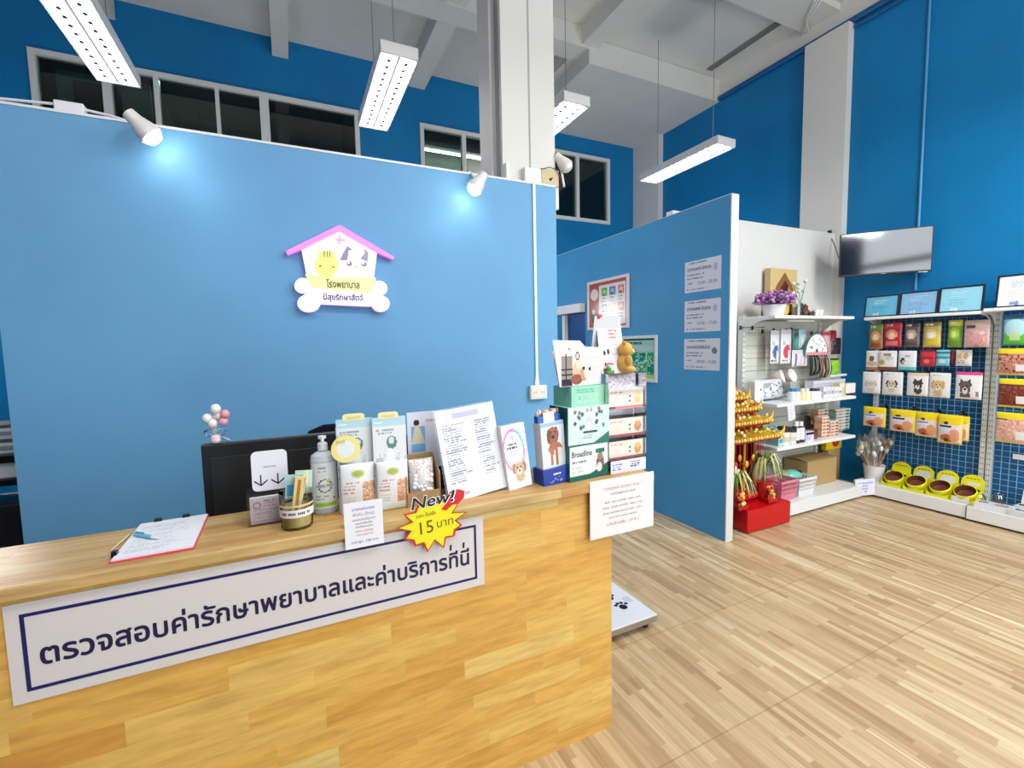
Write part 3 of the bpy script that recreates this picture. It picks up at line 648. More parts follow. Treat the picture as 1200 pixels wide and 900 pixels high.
for i, (dx, dz, c1, c2, lb) in enumerate(((-.006, .0, (170, 216, 218), (70, 150, 196), 'folded teal note with blue print in the tumbler'), (.022, .008, (196, 226, 190), (110, 170, 160), 'folded pale green note behind the gold sticks'))):
    mb = carton(.05, .004, .075, art(('bg', c1), ('rect', .1, .1, .6, .6, c2), ('ell', .5, .3, .2, .2, (90, 170, 220)), ('rect', .7, 0, .78, 1, (240, 244, 230))), .004, side=c1)
    tag(mb.build('folded_note', loc=(jx+dx, jy+.022+i*.008, CZ+.085+dz), rot=(0, radians(4), 0)), lb, 'paper', 'notes in the tumbler')
bx, by = .077, 1.655
t = thing('sanitizer_bottle', (bx, by, CZ), 'clear pump bottle of hand gel with a grey and green label', 'bottle')
S = (1, .72)
mb = MB(); mb.T = Matrix.Diagonal((1, .72, 1, 1)); mb.lathe([(.001, 0), (.036, 0), (.040, .005), (.041, .18)], 28, 'gloss', (176, 184, 188)); mb.lathe([(.041, .18), (.038, .198), (.024, .208), (.014, .212), (.014, .218)], 28, 'gloss', (196, 200, 206)); mb.build('bottle_body', t)
mb = MB(); vs = []; N = 18; H0, H1 = .02, .175
pa_ = art(('bg', (214, 220, 214)), ('rect', 0, .04, 1, .13, (214, 220, 190)), ('rect', .1, .05, .9, .12, (150, 190, 60)), ('ring', .5, .5, .24, .15, (70, 76, 84), .86), ('ell', .62, .6, .05, .05, (150, 200, 90)), ('lines', .15, .16, .6, .32, 5, (110, 116, 120)), ('ell', .8, .22, .05, .03, (20, 20, 20)), ('lines', .3, .78, .7, .93, 2, (150, 156, 160)))
nv_ = 46
for j in range(nv_+1):
    for k in range(N+1):
        a = -pi/2+(k/N-.5)*2.3; vs.append((.0418*cos(a), .0418*.72*sin(a), H0+(H1-H0)*j/nv_))
o_ = len(mb.v); mb.v += [Vector(v) for v in vs]
for j in range(nv_):
    for k in range(N):
        mb.f.append([o_+j*(N+1)+k, o_+j*(N+1)+k+1, o_+(j+1)*(N+1)+k+1, o_+(j+1)*(N+1)+k]); mb.m.append('gloss'); mb.c.append(lin(pa_((k+.5)/N, (j+.5)/nv_))); mb.s.append(True)
mb.text('HEALTHY', -.026, .094, w=.052, h=.009, y=-.0312, mat='gloss', col=(60, 66, 74), bold=.02); mb.build('label', t, label='grey label with green stripe')
mb = MB(); mb.lathe([(.015, .213), (.016, .215), (.016, .236), (.012, .24), (.006, .242), (.006, .252), (.013, .253), (.013, .262), (.001, .264)], 20, 'plastic', (244, 244, 248)); mb.tube([(0, 0, .257), (.0, -.034, .254)], .0045, 8, 'plastic', (244, 244, 248)); mb.build('pump', t, label='white pump')

# ---- two hanging packs of towels, standing in front of one another
def towel_pack(name, x, y, w, h, badge, lb, yaw=0):
    t = thing(name, (x, y, CZ), lb, 'pack', 'display packs of pet wipes on the worktop', rotz=yaw)
    A = w/h
    mb = MB(); mb.box(-w/2, w/2, .012, .045, 0, h*.86, 'gloss', (232, 234, 236), .002)
    mb.panel(w, h*.95, .0035, art(('bg', (222, 226, 226)), ('rect', 0, .9, 1, 1, (168, 206, 226)), ('rect', .06, .93, .3, .95, (240, 250, 255)), ('lines', .1, .8, .9, .88, 2, (150, 160, 170)), ('spots', .0, .36, 1, .6, 18, [(196, 200, 200), (232, 234, 236), (180, 184, 186)]), ('ell', .55, .72, .16, .07, (70, 120, 110)), ('ell', .55, .74, .09, .04, (200, 220, 210)), ('ell', .5, .56, .13, .10, (244, 246, 248))), .011, mat='gloss'); mb.build('backing_card', t)
    mb = MB(); mb.prism([(-w*.32, h*.93), (w*.28, h*.93), (w*.28, h*.985), (w*.2, h), (-w*.24, h), (-w*.32, h*.985)], .010, .013, 'gloss', (236, 228, 160)); mb.box(-w*.2, w*.17, .009, .0099, h*.95, h*.972, 'gloss', (220, 196, 110)); mb.build('hang_tab', t, label='pale yellow tab')
    b = bl(.012); mb = MB()
    mb.panel(w*.92, h*.50, .003, art(('bg', (236, 238, 236)), ('rect', 0, 0, 1, .12, (212, 232, 214)), ('ell', .5, .80, .2, .08, (186, 192, 96)), ('ell', .5, .8, .14, .05, (150, 166, 80)), ('lines', .05, .4, .55, .66, 4, (206, 150, 140)), ('rect', .62, .16, 1, .62, (206, 150, 110)), ('spots', .62, .16, 1, .62, 34, [(232, 190, 150), (176, 116, 80), (226, 160, 120), (240, 206, 180)]), ('lines', .08, .18, .55, .36, 3, (190, 200, 180))), -.012, z0=.002, mat='foil', bulge=b)
    mb.box(-w*.46, w*.46, -.011, .0105, .001, h*.49, 'gloss', (228, 230, 230)); mb.build('front_pack', t, label='white packet printed with a pet')
    if badge:
        mb = MB(); R_ = .046; mb.T = Matrix.Translation((-w*.28, -.005, h*.66)) @ Matrix.Rotation(radians(90), 4, 'X')
        mb.lathe([(.001, .003), (R_*.62, .003), (R_*.62, .0031), (R_, .003), (R_, 0), (.001, 0)], 32, 'gloss', colf=lambda i: [(226, 240, 236), (226, 240, 236), (246, 226, 130), (226, 206, 120), (220, 220, 220)][i]); mb.T = Matrix.Identity(4)
        mb.text('PHY', -w*.28-.03, h*.66+.018, w=.03, h=.012, y=-.0087, mat='gloss', col=(206, 150, 90), bold=.02); mb.build('round_badge', t, label='yellow ringed badge')
    return t
towel_pack('wipes_display', .178, 1.60, .118, .335, True, 'tall pastel pack with a round yellow badge, right of the pump bottle')
towel_pack('wipes_display', .288, 1.575, .112, .335, False, 'tall pastel pack without a badge, right of the badged one')

# ---- price note taped over the front edge
a, b = at(400, 588, 'y', 1.46), at(449, 583, 'y', 1.46); p0 = at(424, 643, 'y', 1.46)
nx, nw, nz0, nz1 = .176, .116, 1.003, 1.148
mb = MB(); mb.box(-nw/2, nw/2, -.0006, .0006, 0, nz1-nz0, 'paper', (244, 244, 248))
for s_, z_, h_, c_ in (('ขายแผ่นรอง', .118, .012, (40, 90, 170)), ('ฟัดซับ (ใหญ่)', .098, .014, (130, 130, 150))): mb.text(s_, 0, z_, h=h_, y=-.001, mat='paper', col=c_, align='c')
for s_, z_, c_ in (('รองกรงหรือหมา', .085, (150, 90, 80)), ('เหมาะสำหรับ', .073, (60, 60, 90)), ('สัตว์เลี้ยงทุกชนิด', .061, (70, 60, 60)), ('ซองละ แผ่นใหญ่', .048, (190, 70, 60)), ('1 ซอง บรรจุ 7 ชิ้น', .036, (90, 80, 90))): mb.text(s_, 0, z_, h=.0085, y=-.001, mat='paper', col=c_, align='c')
mb.text('ราคาถูก  150 บาท', 0, .012, h=.011, y=-.001, mat='paper', col=(50, 80, 140), align='c')
tag(mb.build('price_note', loc=(nx, CY-.0195, nz0), rot=(radians(-1), 0, 0)), 'white paper note with blue and red Thai writing hanging over the worktop edge', 'note')

# ---- navy leaflet stand on the desk behind
a, b = at(473, 484, 'y', 1.70), at(521, 480, 'y', 1.70); w = b.x-a.x; zt = a.z
t = thing('navy_file_stand', ((a.x+b.x)/2+.01, 1.70, CZ), 'navy desk file stand with a pale card behind the cardboard box', 'file stand')
MB().box(-w/2, w/2+.02, 0, .03, 0, (zt-CZ)*.72, 'gloss', (24, 40, 96), .003).build('file_box', t)
mb = MB(); mb.box(-w/2, w/2+.02, -.004, -.001, (zt-CZ)*.30, zt-CZ, 'paper', (222, 226, 242)); mb.panel(w+.018, (zt-CZ)*.69, .0035, art(('bg', (222, 226, 244)), ('rect', .08, .3, .38, .75, (120, 170, 216)), ('tri', (.08, .45), (.38, .45), (.2, .9), (216, 206, 170)), ('ell', .2, .82, .06, .05, (60, 40, 40)), ('lines', .4, .8, .95, .9, 1, (190, 150, 160)), ('lines', .1, .1, .6, .25, 2, (190, 196, 214))), -.0045, x0=-w/2, z0=(zt-CZ)*.305); mb.build('card', t, label='pale lilac card')
for dx in (.032, .047): MB().box(w/2+dx-.03, w/2+dx-.022, -.012, -.006, .04, (zt-CZ)*.84, 'gloss', (30, 34, 60)).build('file_rail', t)

# ---- cardboard box with bag of cotton balls
a, b = at(478, 596, 'z', CZ), at(526, 586, 'z', CZ)
t = thing('cardboard_tray', (.392, 1.60, CZ), 'open cardboard box standing between the wipe packs and the price list', 'cardboard box')
w, dd, h, hb = .118, .09, .105, .165
mb = MB(); k = 'cardboard'
mb.box(-w/2, w/2, -dd/2, -dd/2+.003, 0, .05, k); mb.box(-w/2, w/2, dd/2-.003, dd/2, 0, hb, k); mb.box(-w/2, w/2, -dd/2+.003, dd/2-.003, 0, .003, k)
for sx in (-1, 1):
    T = MB(); mb.T = Matrix.Translation((sx*w/2, 0, 0)) @ Matrix.Rotation(pi/2, 4, 'Z'); mb.prism([(-dd/2, .003), (dd/2, .003), (dd/2, hb), (-dd/2, .11)], -.0015, .0015, k); mb.T = Matrix.Identity(4)
mb.build('box_body', t)
mb = MB(); b_ = bl(.028)
mb.panel(.088, .128, .0035, art(('bg', (226, 216, 212)), ('spots', 0, 0, 1, .6, 22, [(246, 242, 240), (214, 200, 192), (236, 226, 220)]), ('spots', 0, .6, 1, 1, 26, [(200, 186, 180), (240, 234, 230), (176, 150, 140)]), ('spots', .7, .2, 1, .8, 30, [(160, 110, 90), (220, 190, 180), (236, 226, 220)])), 0, mat='foil', bulge=b_)
mb.panel(.088, .128, .012, lambda u, v: (224, 214, 208), .001, mat='foil', bulge=b_, back=True)
for q in range(20): mb.ell((.066*(_h(q, 1)-.5), -.018-.007*_h(q, 3), .012+.06*_h(q, 2)), (.008, .006, .008), 8, 6, 'plush', (248, 246, 244))
tag(mb.build('cotton_bag', loc=(.396, 1.592, CZ+.028), rot=(radians(-6), 0, 0)), 'crinkled clear bag of white cotton balls in the cardboard box', 'bag')

# ---- star burst price tag
mb = MB(); cx, cz = at(508, 611, 'y', 1.458).x, at(508, 611, 'y', 1.458).z; z_off = CY-.021
def burst(R1x, R1z, R2, n, col, y0, y1, ph=0):
    pts = []
    for k in range(2*n): a = pi/2+ph+pi*k/n; f_ = 1 if k % 2 == 0 else R2; j = 1+.10*sin(k*2.3); pts.append((R1x*f_*j*cos(a), R1z*f_*j*sin(a)))
    mb.prism(pts, y0, y1, 'gloss', col)
burst(.113, .092, .74, 13, (206, 26, 36), -.0008, 0); burst(.103, .083, .73, 13, (254, 236, 24), -.0016, -.0008)
hand = [(.018, .052), (.040, .034), (.052, .050), (.05, .075), (.062, .100), (.080, .100), (.098, .105), (.110, .086), (.106, .062), (.092, .05), (.07, .048), (.052, .034), (.03, .03)]
hand = [(x*1.18, z*1.05) for x, z in [(.026, .040), (.044, .058), (.052, .088), (.066, .096), (.086, .092), (.100, .082), (.096, .062), (.078, .046), (.058, .046), (.04, .032)]]
mb.prism(hand[::-1], -.0026, -.0016, 'gloss', (210, 30, 44))
mb.text('New!', -.072, .058, w=.150, h=.046, y=-.0030, mat='gloss', col=(255, 255, 255), bold=.055, shear=.25)
mb.text('New!', -.069, .061, w=.143, h=.040, y=-.0036, mat='gloss', col=(14, 12, 16), bold=.02, shear=.25)
mb.text('ราคา ซื้อ/ฝัก', -.055, .030, w=.066, h=.014, y=-.0024, mat='gloss', col=(60, 50, 20)); mb.text('15', -.046, -.028, h=.042, y=-.0024, mat='gloss', col=(90, 80, 20)); mb.text('บาท', .012, -.018, h=.022, y=-.0024, mat='gloss', col=(90, 80, 20))
tag(mb.build('price_burst', loc=(cx, z_off, cz-.008), rot=(0, radians(-3), 0)), 'yellow and red starburst price tag reading New! 15 baht', 'price tag')

# ---- A4 price list leaning back
a, b = at(527, 588, 'z', CZ), at(595, 574, 'z', CZ)
yaw = 0.0; lx = (a.x+b.x)/2; ly = (a.y+b.y)/2
t = thing('price_list', (lx, ly, CZ), 'large white sheet of Thai price lines leaning in an acrylic stand', 'price list', rot=(0, radians(-5), radians(7)))
rows = art(('bg', (236, 238, 240)), ('rect', .28, .90, .72, .945, (196, 196, 232)), ('rect', .05, .87, .95, .968, (228, 226, 226)), ('rect', .28, .89, .72, .95, (186, 186, 226)), ('lines', .08, .19, .46, .84, 24, (150, 152, 174)), ('lines', .62, .45, .94, .84, 14, (150, 152, 174)), ('lines', .66, .2, .95, .42, 8, (150, 154, 170)), ('lines', .06, .03, .5, .1, 1, (170, 176, 190)))
mb = MB(); W, Hh = .242, .335; mb.T = Matrix.Rotation(radians(-9), 4, 'X'); mb.box(-W/2, W/2, 0, .0012, .002, Hh, 'paper', (238, 240, 242)); mb.panel(W, Hh-.002, .0028, rows, -.0006, z0=.002, mat='paper'); mb.build('sheet', t)
mb = MB(); mb.T = Matrix.Rotation(radians(-9), 4, 'X'); mb.box(-W/2-.006, W/2+.004, .002, .004, 0, Hh+.006, 'acrylic'); mb.T = Matrix.Identity(4); mb.box(-W/2, W/2, -.006, .09, 0, .002, 'acrylic'); mb.build('acrylic_stand', t, label='clear acrylic stand')

# ---- small book with dog, blue dachshund box
def xz(a, b, pt, pb):  # width centre and height of a box standing on the worktop
    A, B = at(a[0], a[1], 'z', CZ), at(b[0], b[1], 'z', CZ); c = (A+B)/2; top = at(pt[0], pt[1], 'y', c.y); return c, (B-A).length, top.z-CZ, math.atan2(B.y-A.y, B.x-A.x)
c, w, h, r = xz((597, 576), (626, 569), (600, 498), None)
dg = art(('bg', (238, 238, 242)), ('ring', .42, .6, .46, .34, (216, 130, 190), .86), ('fn', lambda u, v: (110, 180, 220) if (v > .6 and u > .5 and abs(math.hypot((u-.42)/.46, (v-.6)/.34)-.93) < .07) else None), ('rect', .5, 0, 1, .12, (226, 234, 238)),
         *face(.55, .30, .24, .46/1, (206, 166, 120), (168, 120, 80)), ('ring', .42, .80, .07, .035, (140, 140, 150), .6), ('lines', .14, .62, .8, .72, 2, (60, 60, 90)), ('lines', .2, .53, .75, .6, 2, (150, 156, 176)))
mb = carton(.105, .03, .25, dg, .003, side=(230, 230, 234)); tag(mb.build('dog_brochure_stack', loc=(c.x-.003, c.y+.02, CZ), rot=(radians(-5), radians(-5), radians(5))), 'upright booklet box with a tan dog and a coloured ring', 'booklet box')
c, w, h, r = xz((634, 571), (669, 563), (640, 478), None)
t = thing('flea_treatment_box', (c.x, c.y+.03, CZ), 'blue and white display box picturing a brown dachshund', 'display box', rot=(0, radians(-4), radians(5)))
dd_ = art(('bg', (222, 232, 240)), ('rect', 0, .93, 1, 1, (150, 186, 216)), ('ell', .5, .80, .22, .11, (156, 92, 60)), ('ell', .34, .74, .10, .14, (120, 64, 44)), ('ell', .66, .77, .09, .14, (150, 84, 56)), ('ell', .52, .62, .16, .17, (150, 92, 64)), ('ell', .58, .5, .3, .12, (170, 106, 76)), ('ell', .7, .42, .2, .09, (232, 214, 206)), ('rect', .34, .2, .46, .52, (178, 116, 86)), ('rect', .56, .18, .68, .5, (166, 104, 76)), ('ell', .5, .72, .07, .035, (40, 24, 22)), ('ell', .44, .82, .03, .015, (30, 20, 20)), ('ell', .6, .82, .03, .015, (30, 20, 20)), ('rect', 0, 0, 1, .14, (230, 238, 244)), ('lines', .55, .02, .95, .12, 1, (30, 34, 60)))
carton(.112, .05, .215, dd_, .003, side=(226, 230, 238)).build('carton', t, loc=(0, 0, .035))
mb = MB(); mb.box(-.066, .066, -.036, .036, 0, .068, 'gloss', (22, 54, 140), .002); mb.panel(.128, .06, .003, art(('bg', (24, 58, 150)), ('lines', .3, .55, .85, .75, 1, (230, 236, 250)), ('spots', .2, .1, .8, .45, 20, [(120, 160, 220), (24, 58, 150), (24, 58, 150)])), -.0365, z0=.004, mat='gloss'); mb.build('blue_tray', t, label='dark blue tray')
mb = MB(); mb.box(-.056, .05, -.012, .014, .25, .277, 'gloss', (34, 90, 170)); mb.box(-.03, .022, -.0126, -.012, .25, .29, 'gloss', (226, 224, 228))
for q in range(9): mb.ell((-.05+.012*q, 0, .285+.006*_h(q)), (.008, .006, .012), 8, 6, 'gloss', ((200, 160, 140), (226, 200, 190), (150, 120, 110))[q % 3])
mb.build('header_card', t)
mb = MB(); mb.prism([(.0, 0), (.055, 0), (.055, .16), (.045, .21), (.02, .245), (-.01, .26), (-.03, .262), (-.03, .1)], 0, .012, 'gloss', (214, 222, 236), (190, 200, 214))
mb.T = Matrix.Translation((.026, -.0006, .17)) @ Matrix.Rotation(radians(90), 4, 'Y'); mb.text('ทีวีดี', 0, 0, w=.075, h=.022, y=0, mat='gloss', col=(30, 32, 50), bold=.03); mb.T = Matrix.Identity(4); mb.build('side_board', t, loc=(.036, .012, 0), label='pale arched board with dark letters')

# ---- stack of green cartons
gx, gy = 1.072, 1.60
gr = (16, 96, 84)
bp = art(('bg', (232, 240, 236)), ('rect', 0, 0, 1, .14, gr), ('tri', (.5, .14), (1, .14), (1, .42), gr), ('ell', .78, .42, .11, .22, (120, 90, 74)), ('ell', .78, .62, .08, .12, (150, 120, 96)), ('ell', .76, .3, .07, .14, (236, 232, 226)), ('rect', .66, .72, .9, .86, (30, 110, 96)), ('lines', .06, .48, .6, .6, 1, (120, 130, 140)), ('lines', .06, .2, .5, .44, 2, (190, 200, 200)))
mb = carton(.204, .13, .142, bp, .003, side=(24, 104, 92)); mb.text('Broadline', -.092, .098, w=.105, h=.024, y=-.0662, mat='gloss', col=(24, 60, 60), bold=.015)
tag(mb.build('medicine_carton', loc=(gx, gy, CZ), rotz=radians(5)), 'white and green carton lettered Broadline at the bottom of the stack', 'carton', 'stacked flea medicine cartons')
def critters(u, v):
    for i in range(15):
        cx = (.07+.30*_h(i, 2)) if i < 8 else (.66+.28*_h(i, 2)); cz = .42+.5*_h(i, 7)
        if ((u-cx)/.036)**2+((v-cz)/.055)**2 < 1: return ((60, 96, 90), (150, 90, 70), (90, 120, 110), (40, 70, 70))[i % 4]
    return None
bp2 = art(('bg', (196, 224, 214)), ('fn', critters), ('ell', .5, .82, .09, .1, (246, 246, 244)), ('ell', .5, .6, .08, .16, (190, 200, 200)), ('ell', .5, .5, .05, .1, (250, 250, 250)), ('tri', (.42, .86), (.46, .98), (.49, .88), (120, 130, 130)), ('tri', (.51, .88), (.55, .98), (.58, .86), (120, 130, 130)), ('rect', .36, .30, .7, .36, (30, 60, 70)), ('lines', .35, .16, .7, .27, 2, (90, 130, 130)), ('fn', lambda u, v: (20, 110, 92) if v < .0+.30*max(0, u-.55)/.45 or v < .03 else None))
mb = carton(.21, .13, .158, bp2, .003, side=(10, 78, 76), top=(210, 226, 222)); tag(mb.build('medicine_carton', loc=(gx+.001, gy+.0, CZ+.1425), rotz=radians(3)), 'mint carton printed with a white cat among parasites, middle of the stack', 'carton', 'stacked flea medicine cartons')
bp3 = art(('bg', (150, 212, 178)), ('rect', .18, .2, .3, .62, (190, 228, 206)), ('rect', .2, .28, .28, .55, (130, 190, 170)), ('spots', .4, .15, .8, .6, 16, [(170, 222, 180), (200, 228, 170), (150, 212, 178)]), ('lines', .15, .66, .95, .86, 2, (110, 176, 150)))
mb = carton(.185, .11, .082, bp3, .003, side=(120, 190, 160), top=(150, 210, 180)); tag(mb.build('medicine_carton', loc=(gx+.004, gy+.005, CZ+.301), rotz=radians(9)), 'plain pale green carton on top of the stack', 'carton', 'stacked flea medicine cartons')
# photo brochure and desk calendar on the cartons
a = [at(px, py, 'y', 1.57) for px, py in ((642, 405), (705, 416), (706, 448), (656, 455))]
w = a[1].x-a[0].x
ph = art(('bg', (232, 226, 224)), ('fn', lambda u, v: None if v < 1-max(0, u-.42)*.45 or u < .42 else None), ('rect', .04, .0, .30, .78, (150, 136, 124)), ('rect', .13, .1, .16, .85, (60, 44, 40)), ('rect', .04, .42, .34, .46, (50, 38, 36)), ('rect', .04, .28, .34, .32, (50, 38, 36)), ('rect', .04, 0, .28, .18, (50, 36, 36)), ('ell', .42, .38, .12, .26, (230, 176, 150)), ('ell', .40, .16, .14, .14, (150, 84, 66)), ('ell', .46, .55, .08, .14, (240, 206, 180)), ('ell', .58, .3, .09, .2, (196, 150, 110)), ('ell', .74, .34, .17, .24, (226, 212, 200)), ('ell', .72, .42, .03, .05, (60, 36, 30)), ('ell', .57, .45, .03, .05, (50, 30, 26)), ('rect', .5, .72, .95, .76, (206, 200, 200)), ('ring', .42, .78, .05, .12, (120, 90, 80), .6), ('spots', .04, .8, .28, 1, 20, [(200, 170, 160), (236, 226, 226), (170, 120, 110)]))
mb = MB(); W, Hh = .245, .165
poly = [(-W/2-.012, Hh*1.12), (W*.02, Hh*1.10), (W*.14, Hh*.95), (W/2, Hh*.93), (W/2, 0), (-W/2+.02, 0)]
mb.prism(poly[::-1], 0, .0015, 'paper', (238, 232, 230)); mb.panel(W-.022, Hh*.92, .003, ph, -.0008, x0=-W/2+.02, z0=.002, mat='gloss')
mb.T = Matrix.Translation((0, .0016, 0)) @ Matrix.Rotation(radians(-18), 4, 'X'); mb.box(-W/2+.02, W/2, .0, .0015, 0, Hh*.9, 'paper', (230, 226, 224))
tag(mb.build('photo_leaflet', loc=(gx-.028, gy-.045, CZ+.385), rot=(0, 0, radians(8))), 'curled leaflet with a photo of a person nuzzling pets on the green carton', 'leaflet')
W, Hh = .135, .245
t = thing('desk_calendar', (1.232, 1.605, CZ+.4262), 'white tent calendar with red heading between the leaflet and the teddy', 'calendar', rotz=radians(4))
mb = MB(); mb.T = Matrix.Translation((0, -.03, 0)) @ Matrix.Rotation(radians(-9), 4, 'X'); mb.box(-W/2, W/2, 0, .001, 0, Hh, 'paper', (238, 236, 236))
mb.panel(W, Hh, .003, art(('bg', (240, 236, 236)), ('lines', .15, .84, .9, .93, 2, (226, 120, 120)), ('lines', .45, .6, .9, .78, 3, (222, 100, 100)), ('ell', .2, .36, .05, .04, (40, 34, 36)), ('ell', .36, .38, .05, .05, (40, 34, 36)), ('ell', .2, .16, .05, .03, (60, 60, 66)), ('rect', .1, .04, .4, .09, (190, 30, 44)), ('rect', .18, .5, .38, .62, (200, 196, 200)), ('lines', .5, .3, .9, .55, 3, (214, 190, 190))), -.0006, mat='paper'); mb.build('front_sheet', t)
mb = MB(); mb.T = Matrix.Translation((-.012, .03, 0)) @ Matrix.Rotation(radians(9), 4, 'X'); mb.box(-W/2-.006, W/2-.006, 0, .001, 0, Hh, 'paper', (206, 208, 212)); mb.build('back_sheet', t)
mb = MB(); mb.ell((0, 0, 0), (.010, .006, .010), 10, 6, 'gloss', (214, 30, 50)); mb.ell((.012, 0, .004), (.008, .006, .006), 8, 6, 'gloss', (214, 30, 50)); mb.build('red_bow', t, loc=(-W/2+.004, -.006, Hh-.006), label='red bow')

# ---- acrylic pocket stand with four packs and a teddy
sx0, sx1, sy, sh = 1.175, 1.382, 1.60, .425
sw = sx1-sx0; scx = (sx0+sx1)/2
t = thing('pocket_stand', (scx, sy, CZ), 'clear acrylic stand of four pockets at the right end of the counter', 'display stand')
mb = MB(); mb.box(-sw/2, -sw/2+.003, -.06, .02, .0, sh, 'acrylic'); mb.box(sw/2-.003, sw/2, -.06, .02, .0, sh, 'acrylic'); mb.box(-sw/2, sw/2, .02, .023, 0, sh+.01, 'acrylic'); mb.box(-sw/2, sw/2, .0235, .0245, .0, sh, 'paper', (206, 198, 216)); mb.box(-sw/2, sw/2, -.06, .02, sh, sh+.001, 'acrylic'); mb.build('frame', t)
for k in range(4):
    z = .055+k*.098; mb = MB(); mb.box(-sw/2+.003, sw/2-.003, -.055, .0195, z, z+.002, 'acrylic'); mb.box(-sw/2+.003, sw/2-.003, -.058, -.0555, z, z+.028, 'acrylic'); mb.build('pocket_shelf', t)
packs = [('cream sachet box with an orange dog in the lowest pocket', (240, 230, 208), (200, 150, 90), (170, 60, 56)), ('cream sachet box with a round tan face in the third pocket', (238, 226, 200), (190, 130, 80), (176, 50, 56)), ('cream sachet box with a pale rabbit in the top pocket', (246, 228, 206), (226, 190, 130), (226, 120, 110))]
for k, (lb, bg, dgc, st) in enumerate(packs):
    ar = art(('bg', bg), ('rect', 0, 0, 1, .13, st), ('rect', .0, .0, .2, .13, (150, 40, 44)), ('ell', .83, .5, .1, .3, dgc), ('ell', .83, .66, .08, .16, tuple(min(255, q+24) for q in dgc)), ('lines', .05, .72, .6, .9, 1, (206, 160, 150)), ('ell', .6, .6, .03, .06, (90, 80, 80)), ('ell', .6, .36, .03, .06, (110, 80, 80)), ('lines', .08, .25, .5, .6, 2, (220, 204, 180)))
    mb = carton(.186, .05, .078 if k < 2 else .088, ar, .003, side=(226, 216, 200), top=(110, 60, 64) if k < 2 else (230, 220, 220)); tag(mb.build('sachet_box', loc=(scx+.004, sy-.022, CZ+.0575+k*.098+(.0 if k < 2 else .02))), lb, 'medicine box', 'sachet boxes in the pocket stand')
mb = MB(); b_ = bl(.018); mb.panel(.19, .125, .004, art(('bg', (216, 210, 220)), ('spots', 0, 0, 1, 1, 18, [(236, 230, 236), (190, 176, 190), (206, 140, 150), (180, 176, 196)])), 0, mat='foil', bulge=b_); mb.panel(.19, .125, .02, lambda u, v: (214, 210, 220), .001, mat='foil', bulge=b_, back=True)
tag(mb.build('sachet_bag', loc=(scx, sy-.0, CZ+.265+.03)), 'crumpled silver plastic bag behind the top sachet box', 'bag')
mb = MB(); mb.box(-.09, .1, -.0605, -.0595, .0, .055, 'paper', (226, 228, 246)); mb.panel(.188, .05, .003, art(('bg', (228, 230, 248)), ('lines', .05, .2, .42, .8, 3, (110, 116, 170)), ('lines', .55, .3, .97, .9, 3, (50, 54, 130))), -.0612, x0=-.09, z0=.003)
tag(mb.build('blue_note', loc=(scx, sy, CZ)), 'pale lilac printed slip under the lowest pocket', 'note')
t = thing('teddy_bear', (scx+.012, sy-.022, CZ+sh+.001), 'small tan teddy bear sitting on top of the acrylic stand', 'soft toy', rotz=radians(55))
tan = (206, 160, 88); mb = MB(); mb.ell((0, 0, .04), (.036, .034, .042), 18, 12, 'plush', tan); mb.ell((-.002, -.006, .10), (.033, .032, .031), 18, 12, 'plush', tan)
for sx_ in (-1, 1): mb.ell((sx_*.024, .0, .127), (.011, .008, .011), 10, 8, 'plush', (196, 146, 76)); mb.ell((sx_*.028, -.024, .016), (.015, .024, .014), 12, 8, 'plush', (210, 166, 96)); mb.ell((sx_*.034, -.016, .055), (.010, .016, .022), 10, 8, 'plush', (198, 150, 80))
mb.ell((0, -.034, .092), (.014, .012, .011), 12, 8, 'plush', (226, 192, 136)); mb.build('body', t)
mb = MB()
for sx_ in (-1, 1): mb.ell((sx_*.013, -.034, .107), (.0035, .003, .0035), 8, 6, 'gloss', (20, 14, 12))
mb.ell((0, -.046, .096), (.005, .004, .004), 8, 6, 'gloss', (30, 18, 14)); mb.build('face', t, label='black eyes and nose')
mb = MB(); mb.box(-.018, .018, -.012, .012, .0, .016, 'plastic', (60, 130, 60), .003); mb.ell((-.004, 0, .025), (.012, .010, .010), 10, 6, 'plastic', (90, 160, 70)); mb.tube([(-.022, 0, .036), (-.005, -.004, .044), (.018, 0, .041)], .004, 8, 'gloss', (190, 40, 50))
tag(mb.build('green_ornament', loc=(sx0+.024, sy-.04, CZ+sh-.008+.008)), 'tiny green and red ornament beside the teddy bear', 'ornament')

# ---- notice sheet on the counter end
w, h = .325, .237; nx, nz = 1.19, .846
mb = MB(); mb.box(-w/2, w/2, -.0007, .0007, 0, h, 'paper', (238, 236, 230)); rd = (206, 92, 96); gy_ = (90, 96, 104)
for s_, z_, h_, c_ in (('* กรณีฉุกเฉิน ติดต่อเรา 24 ชม. *', .188, .017, rd), ('ทางโรงพยาบาล ยินดี', .168, .013, (110, 120, 130)), ('จันทร์ - ศุกร์ เวลา 09.00 - 20.00 น. ทุกวัน', .134, .012, gy_), ('วันเสาร์ - อาทิตย์ เวลา 09.00 - 18.00 น. ทุกวัน', .112, .012, gy_), ('วันหยุด นักขัตฤกษ์ เปิดเวลา 10.00 - 17.00 น.', .090, .012, gy_), ('นอกเวลาทำการ กรุณาโทร ติดต่อก่อน', .070, .011, gy_), ('( ค่าบริการเพิ่ม 1 เท่า ค่ะ )', .040, .018, rd)): mb.text(s_, 0, z_, h=h_, y=-.0012, mat='paper', col=c_, align='c')
tag(mb.build('notice_sheet', loc=(nx, CY-.0205, nz)), 'white sheet with red and grey handwriting on the right end of the counter', 'notice')

